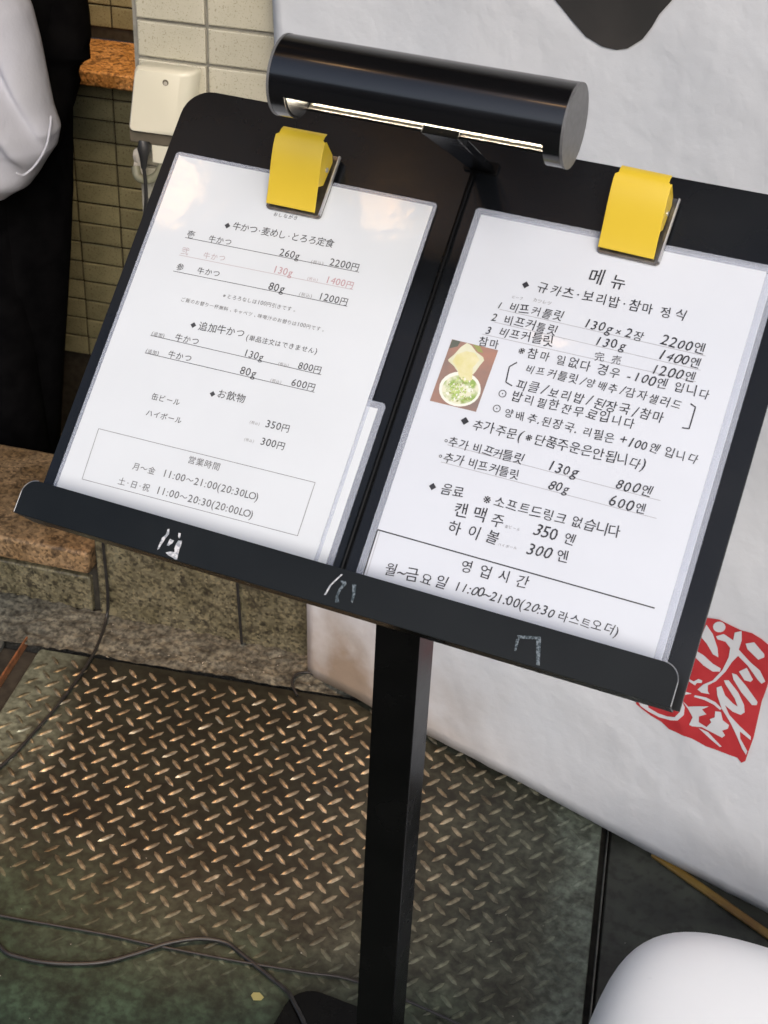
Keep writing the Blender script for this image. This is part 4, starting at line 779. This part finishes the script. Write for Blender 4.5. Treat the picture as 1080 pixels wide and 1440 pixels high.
tag(o, 'short grey green conduit loop below the outlet box', 'conduit')
g = MB()
for k in range(9):
    c = wall(.294+random.uniform(-.004, .006), .010, .792+.024*k/8+random.uniform(-.003, .003)); g.ball(c, .006+random.uniform(0, .003), 8, (1, .8, 1.2))
o = g.build('putty_seal', M['putty'], smooth=180); tag(o, 'lumpy pale putty sealing the conduit end at the pillar corner', 'putty')
CZ = .0042
o = MB().tube(spline([(-.80, .262, CZ), (-.656, .288, CZ), (-.589, .303, CZ), (-.513, .320, CZ), (-.446, .332, CZ), (-.345, .353, CZ), (-.254, .374, CZ+.001), (-.186, .390, CZ), (-.05, .385, CZ), (.10, .36, CZ)], 8), .0019, 8).build('thin_floor_cable', M['cable'], smooth=60)
tag(o, 'thinner straight black cable lying on the ground behind the post', 'cable')
o = MB().tube(spline([(-.70, .30, CZ), (-.627, .247, CZ), (-.591, .243, CZ), (-.546, .254, CZ), (-.497, .278, CZ), (-.463, .309, CZ), (-.434, .339, CZ+.002), (-.400, .363, CZ+.003), (-.367, .374, CZ), (-.338, .366, CZ), (-.291, .350, CZ), (-.262, .338, CZ+.003), (-.246, .325, .0125), (-.20, .28, .0130), (-.15, .2, .0130), (-.09, .16, .0130)], 8), .0030, 8).build('floor_cable', M['cable'], smooth=60)
tag(o, 'thicker black cable curving over the green ground to the stand base', 'cable')
o = MB().tube(spline([(-.495, .852, .004), (-.512, .868, .008), (-.517, .889, .010), (-.504, .905, .008), (-.488, .905, .006)], 5), .0022, 7).build('bent_hook', M['cable'], smooth=60)
tag(o, 'small bent black hook on the ground by the banner corner', 'hook')

# ================================================================== WHITE PLASTIC BASE, lower right
def superbox(cx, cy, hx, hy, z1, e, ez, nu=72, nv=26):
    rings = []
    for j in range(nv+1):
        t = pi/2*j/nv*.999; rz = sin(t)**(2/ez); rr2 = cos(t)**(2/ez)
        rings.append([Vector((cx+hx*rr2*abs(cos(a))**(2/e)*(1 if cos(a) > 0 else -1), cy+hy*rr2*abs(sin(a))**(2/e)*(1 if sin(a) > 0 else -1), z1*rz)) for a in [2*pi*k/nu for k in range(nu)]])
    return MB().loft(rings)
wb = empty('water_weight_base', (.36, .26, 0), 'smooth rounded white plastic weight base on the ground at lower right', 'plastic base')
superbox(.372, .264, .258, .232, .244, 4.4, 6.5).build('tank', M['white_plastic'], wb, smooth=180)
MB().tube([(.40, .22, .243), (.40, .22, .258)], [.03, .028], 28).build('filler_cap', M['white_plastic'], wb, smooth=40, bevel=.002)

# ================================================================== PERSON at the entrance, mostly outside the left of the picture
pr = empty('person', wall(-.30, .56, -.35), 'person in loose white top and long black coat standing in the entrance at left', 'person')
def W3(s, d, z): return wall(s-.065, d, z)
def ell(cs, cd, z, rs, rd, n=28, f=None):
    out = []
    for k in range(n):
        t = 2*pi*k/n; r = 1 + (f(t, z) if f else 0)
        out.append(W3(cs+rs*cos(t)*r, cd+rd*sin(t)*r, z))
    return out
# body: one skinned surface from a joint skeleton
jo = {'pelvis': (-.30, .58, .55), 'waist': (-.30, .58, .70), 'chest': (-.30, .575, .92), 'neckb': (-.30, .58, 1.07), 'neck': (-.30, .57, 1.13), 'head0': (-.30, .56, 1.21), 'head1': (-.30, .56, 1.29),
      'hl': (-.39, .58, .50), 'kl': (-.40, .56, .12), 'al': (-.40, .59, -.27), 'tl': (-.41, .47, -.32), 'hr': (-.21, .58, .50), 'kr': (-.20, .56, .12), 'ar': (-.20, .59, -.27), 'tr': (-.19, .47, -.32),
      'sl': (-.46, .58, 1.02), 'el': (-.52, .60, .76), 'wl': (-.50, .50, .56), 'sr': (-.14, .58, 1.02), 'er': (-.09, .62, .76), 'wr': (-.13, .56, .56)}
rad = {'pelvis': .135, 'waist': .115, 'chest': .135, 'neckb': .06, 'neck': .055, 'head0': .082, 'head1': .085, 'hl': .085, 'kl': .055, 'al': .038, 'tl': .032, 'hr': .085, 'kr': .055, 'ar': .038, 'tr': .032, 'sl': .052, 'el': .04, 'wl': .027, 'sr': .052, 'er': .04, 'wr': .027}
ed = [('pelvis', 'waist'), ('waist', 'chest'), ('chest', 'neckb'), ('neckb', 'neck'), ('neck', 'head0'), ('head0', 'head1'), ('pelvis', 'hl'), ('hl', 'kl'), ('kl', 'al'), ('al', 'tl'), ('pelvis', 'hr'), ('hr', 'kr'), ('kr', 'ar'), ('ar', 'tr'), ('chest', 'sl'), ('sl', 'el'), ('el', 'wl'), ('chest', 'sr'), ('sr', 'er'), ('er', 'wr')]
for side, wr_ in (('l', 'wl'), ('r', 'wr')):
    s, d, z = jo[wr_]; sg = 1 if side == 'l' else -1
    jo['p'+side] = (s+.01*sg, d-.02, z-.05); rad['p'+side] = .026; ed.append((wr_, 'p'+side))
    for q in range(4):
        ln_ = (.030, .036, .033, .026)[q]
        b1 = 'f%s%d' % (side, q); b2 = 'g%s%d' % (side, q); b3 = 'h%s%d' % (side, q)
        jo[b1] = (s+.01*sg+(q-1.5)*.004, d-.046+.020*q, z-.095); jo[b2] = (s+.014*sg, d-.050+.020*q, z-.095-ln_); jo[b3] = (s+.004*sg, d-.046+.020*q, z-.095-ln_*1.7)
        rad[b1] = .0085; rad[b2] = .0078; rad[b3] = .0066; ed += [('p'+side, b1), (b1, b2), (b2, b3)]
    jo['t1'+side] = (s+.030*sg, d-.045, z-.065); jo['t2'+side] = (s+.032*sg, d-.062, z-.098); rad['t1'+side] = .010; rad['t2'+side] = .008; ed += [('p'+side, 't1'+side), ('t1'+side, 't2'+side)]
names = list(jo); idx = {k: i for i, k in enumerate(names)}
me = bpy.data.meshes.new('body'); me.from_pydata([W3(*jo[k]) - pr.location for k in names], [(idx[a], idx[b]) for a, b in ed], []); me.update()
body = bpy.data.objects.new('body', me); C.objects.link(body); body.parent = pr; me.materials.append(M['skin'])
skm = body.modifiers.new('skin', 'SKIN'); sv = me.skin_vertices[0].data
for k in names: sv[idx[k]].radius = (rad[k], rad[k])
for v in sv: v.use_root = False
sv[idx['pelvis']].use_root = True
skm.use_smooth_shade = True; ss_ = body.modifiers.new('sub', 'SUBSURF'); ss_.levels = 2; ss_.render_levels = 2
# face towards the street
fd = .475
for sx_ in (-.032, .032):
    e_ = MB().ball(W3(-.30+sx_, fd+.012, 1.245), .012, 12).build('eye', M['eye'], pr, smooth=180)
    MB().ball(W3(-.30+sx_, fd+.002, 1.245), .0055, 10).build('iris', M['hair'], e_, smooth=180)
    MB().tube([W3(-.30+sx_-.017, fd+.006, 1.266), W3(-.30+sx_, fd-.001, 1.271), W3(-.30+sx_+.017, fd+.006, 1.266)], [.001, .003, .001], 6).build('eyebrow', M['hair'], pr)
    MB().ball(W3(-.30+sx_*2.65, .562, 1.235), .024, 12, (.35, .6, 1.1)).build('ear', M['skin'], pr, smooth=180)
MB().loft([[W3(-.30+x, fd+y, z) for x, y in ((-w1, .008), (0, -dp), (w1, .008))] for z, w1, dp in ((1.252, .006, .002), (1.225, .011, .014), (1.208, .017, .022), (1.200, .012, .008))]).build('nose', M['skin'], pr, smooth=80)
MB().tube([W3(-.325, fd+.012, 1.182), W3(-.30, fd+.001, 1.184), W3(-.275, fd+.012, 1.182)], [.001, .0055, .001], 8).build('mouth', M['lipm'], pr, smooth=80)
g = MB(); rings = []
for j in range(12):
    t = j/11; z = 1.225+.165*t; r = .108*math.sqrt(max(.02, 1-(t*.98)**2.4))
    rings.append([W3(-.30+r*.93*cos(a), .585+r*sin(a)*(1.0 if sin(a) > 0 else .98-.42*(1-t)), z) for a in [2*pi*k/32 for k in range(32)]])
g.loft(rings).build('hair', M['hair'], pr, smooth=180)
# trousers and shoes
for sg, kk in ((-1, 'l'), (1, 'r')):
    cs = -.30+sg*.095
    g = MB(); g.loft([ell(cs+sg*.005, .585, -.27, .068, .075), ell(cs+sg*.003, .575, -.12, .072, .08), ell(cs, .57, .12, .078, .085), ell(cs, .58, .35, .092, .105), ell(cs-sg*.01, .58, .56, .11, .135)])
    g.build('trouser_leg', M['coat'], pr, smooth=60)
    MB().loft([ell(cs+sg*.01, .53, -.349, .050, .135), ell(cs+sg*.01, .53, -.32, .052, .138), ell(cs+sg*.006, .56, -.285, .046, .09), ell(cs+sg*.005, .60, -.25, .04, .05)]).build('shoe', M['shoe'], pr, smooth=60)
# long black coat: hangs to the shins, right flank forms the dark edge in the picture
def cf(t, z): return .03*sin(5*t+z*3)+.018*sin(11*t+2)
prof = [(-.28, -.395, .245), (-.10, -.385, .250), (.05, -.372, .258), (.20, -.355, .262), (.35, -.340, .268), (.49, -.326, .272), (.63, -.318, .275), (.75, -.310, .275), (.87, -.292, .278), (.97, -.285, .262), (1.03, -.29, .215), (1.075, -.30, .12), (1.10, -.30, .075)]
g = MB(); g.loft([ell(cs, .62, z, r, r*.62, 40, cf) for z, cs, r in prof]).build('long_coat', M['coat'], pr, smooth=70)
for sg in (-1, 1):
    g = MB(); c0 = -.30+sg*.22
    g.tube(spline([W3(-.30+sg*.15, .60, 1.03), W3(-.30+sg*.23, .62, .90), W3(-.30+sg*.245, .62, .74), W3(-.30+sg*.215, .55, .60)], 5), [.07]*6+[.062]*5+[.052]*5, 16).build('coat_sleeve', M['coat'], pr, smooth=70)
# loose white top falling in front of the coat
edge = [(.586, -.085), (.592, -.068), (.6046, -.0512), (.6206, -.0241), (.6439, -.0054), (.6703, .0121), (.6966, .0318), (.727, .0400), (.760, .0301), (.8157, .0231), (.8698, .0163), (.9222, .0061), (.98, -.03), (1.03, -.08), (1.06, -.16)]
rings = []
NSH = 220
edge2 = []
for (za, sa), (zb, sb_) in zip(edge, edge[1:]):
    for q in range(5): edge2.append((za+(zb-za)*q/5, sa+(sb_-sa)*q/5))
edge2.append(edge[-1])
for z, sr_ in edge2:
    sr_ += .005
    sl_ = -.58; cs = (sl_+sr_)/2; rs = (sr_-sl_)/2
    k_ = min(1, max(.12, (z-.586)/.05+.12)); rd = .115*math.sqrt(k_) if z < .75 else .115
    ring_ = []
    for k in range(NSH):
        t = 2*pi*k/NSH; x = rs*abs(cos(t))**.8*(1 if cos(t) > 0 else -1); y = rd*abs(sin(t))**.9*(1 if sin(t) > 0 else -1)
        sp = cs+x
        # diagonal fold running down to the turned-up hem corner
        fold = (sp - (-.075 + (.93-z)*.42))
        bump = .020*math.exp(-((fold+.020)/.016)**2) - .022*math.exp(-((fold-.010)/.012)**2) + .007*sin(sp*38+z*9) + .005*sin(sp*17-z*30)
        if sin(t) < 0 and z < .98: y -= bump*min(1, (z-.586)/.03)*min(1, abs(sin(t))*1.6)
        ring_.append(W3(sp, .40+y, z-.045))
    rings.append(ring_)
g = MB(); g.loft(rings); o = g.build('white_top', M['shirt'], pr, smooth=180)
sb = o.modifiers.new('sub', 'SUBSURF'); sb.levels = 1; sb.render_levels = 1
MB().tube(spline([W3(.0445, .385, .712), W3(.0475, .370, .694), W3(.046, .352, .668), W3(.036, .330, .645), W3(.022, .312, .632), W3(.016, .300, .640)], 5), [.0008]+[.0022]*24+[.0008], 8).build('hem_roll', M['shirt'], pr, smooth=180)

# ================================================================== small things on the ground
o = MB().prism(flat, [(-.300, .317), (-.294, .312), (-.285, .316), (-.284, .321), (-.292, .325), (-.299, .322)], .0005, .0016).build('dry_leaf', M['leaf'])
tag(o, 'small yellow dry leaf on the green ground near the stand base', 'leaf')
g = MB(); rg = random.Random(5)
for k in range(420):
    if k < 260: a, b = rg.uniform(.05, 1.2), rg.uniform(-.02, .0)-rg.uniform(0, .09)
    else: a, b = rg.uniform(0, 1.3), rg.uniform(.35, 1.1)
    p = plate(a, b, .003 if b < 0 else .0006); s = rg.uniform(.0006, .0020) * (1 if b > 0 else 1.7)
    vs = [g.bm.verts.new(p+Vector((rg.uniform(-1, 1), rg.uniform(-1, 1), rg.uniform(-.3, .8)))*s) for _ in range(5)]
    for f in ((0, 1, 2), (0, 2, 3), (0, 3, 4), (0, 4, 1), (1, 2, 3), (1, 3, 4)): g.bm.faces.new([vs[i] for i in f])
tag(g.build('grit', M['grit']), 'pale crumbs of grit scattered on the plate and mortar', 'grit', kind='stuff')
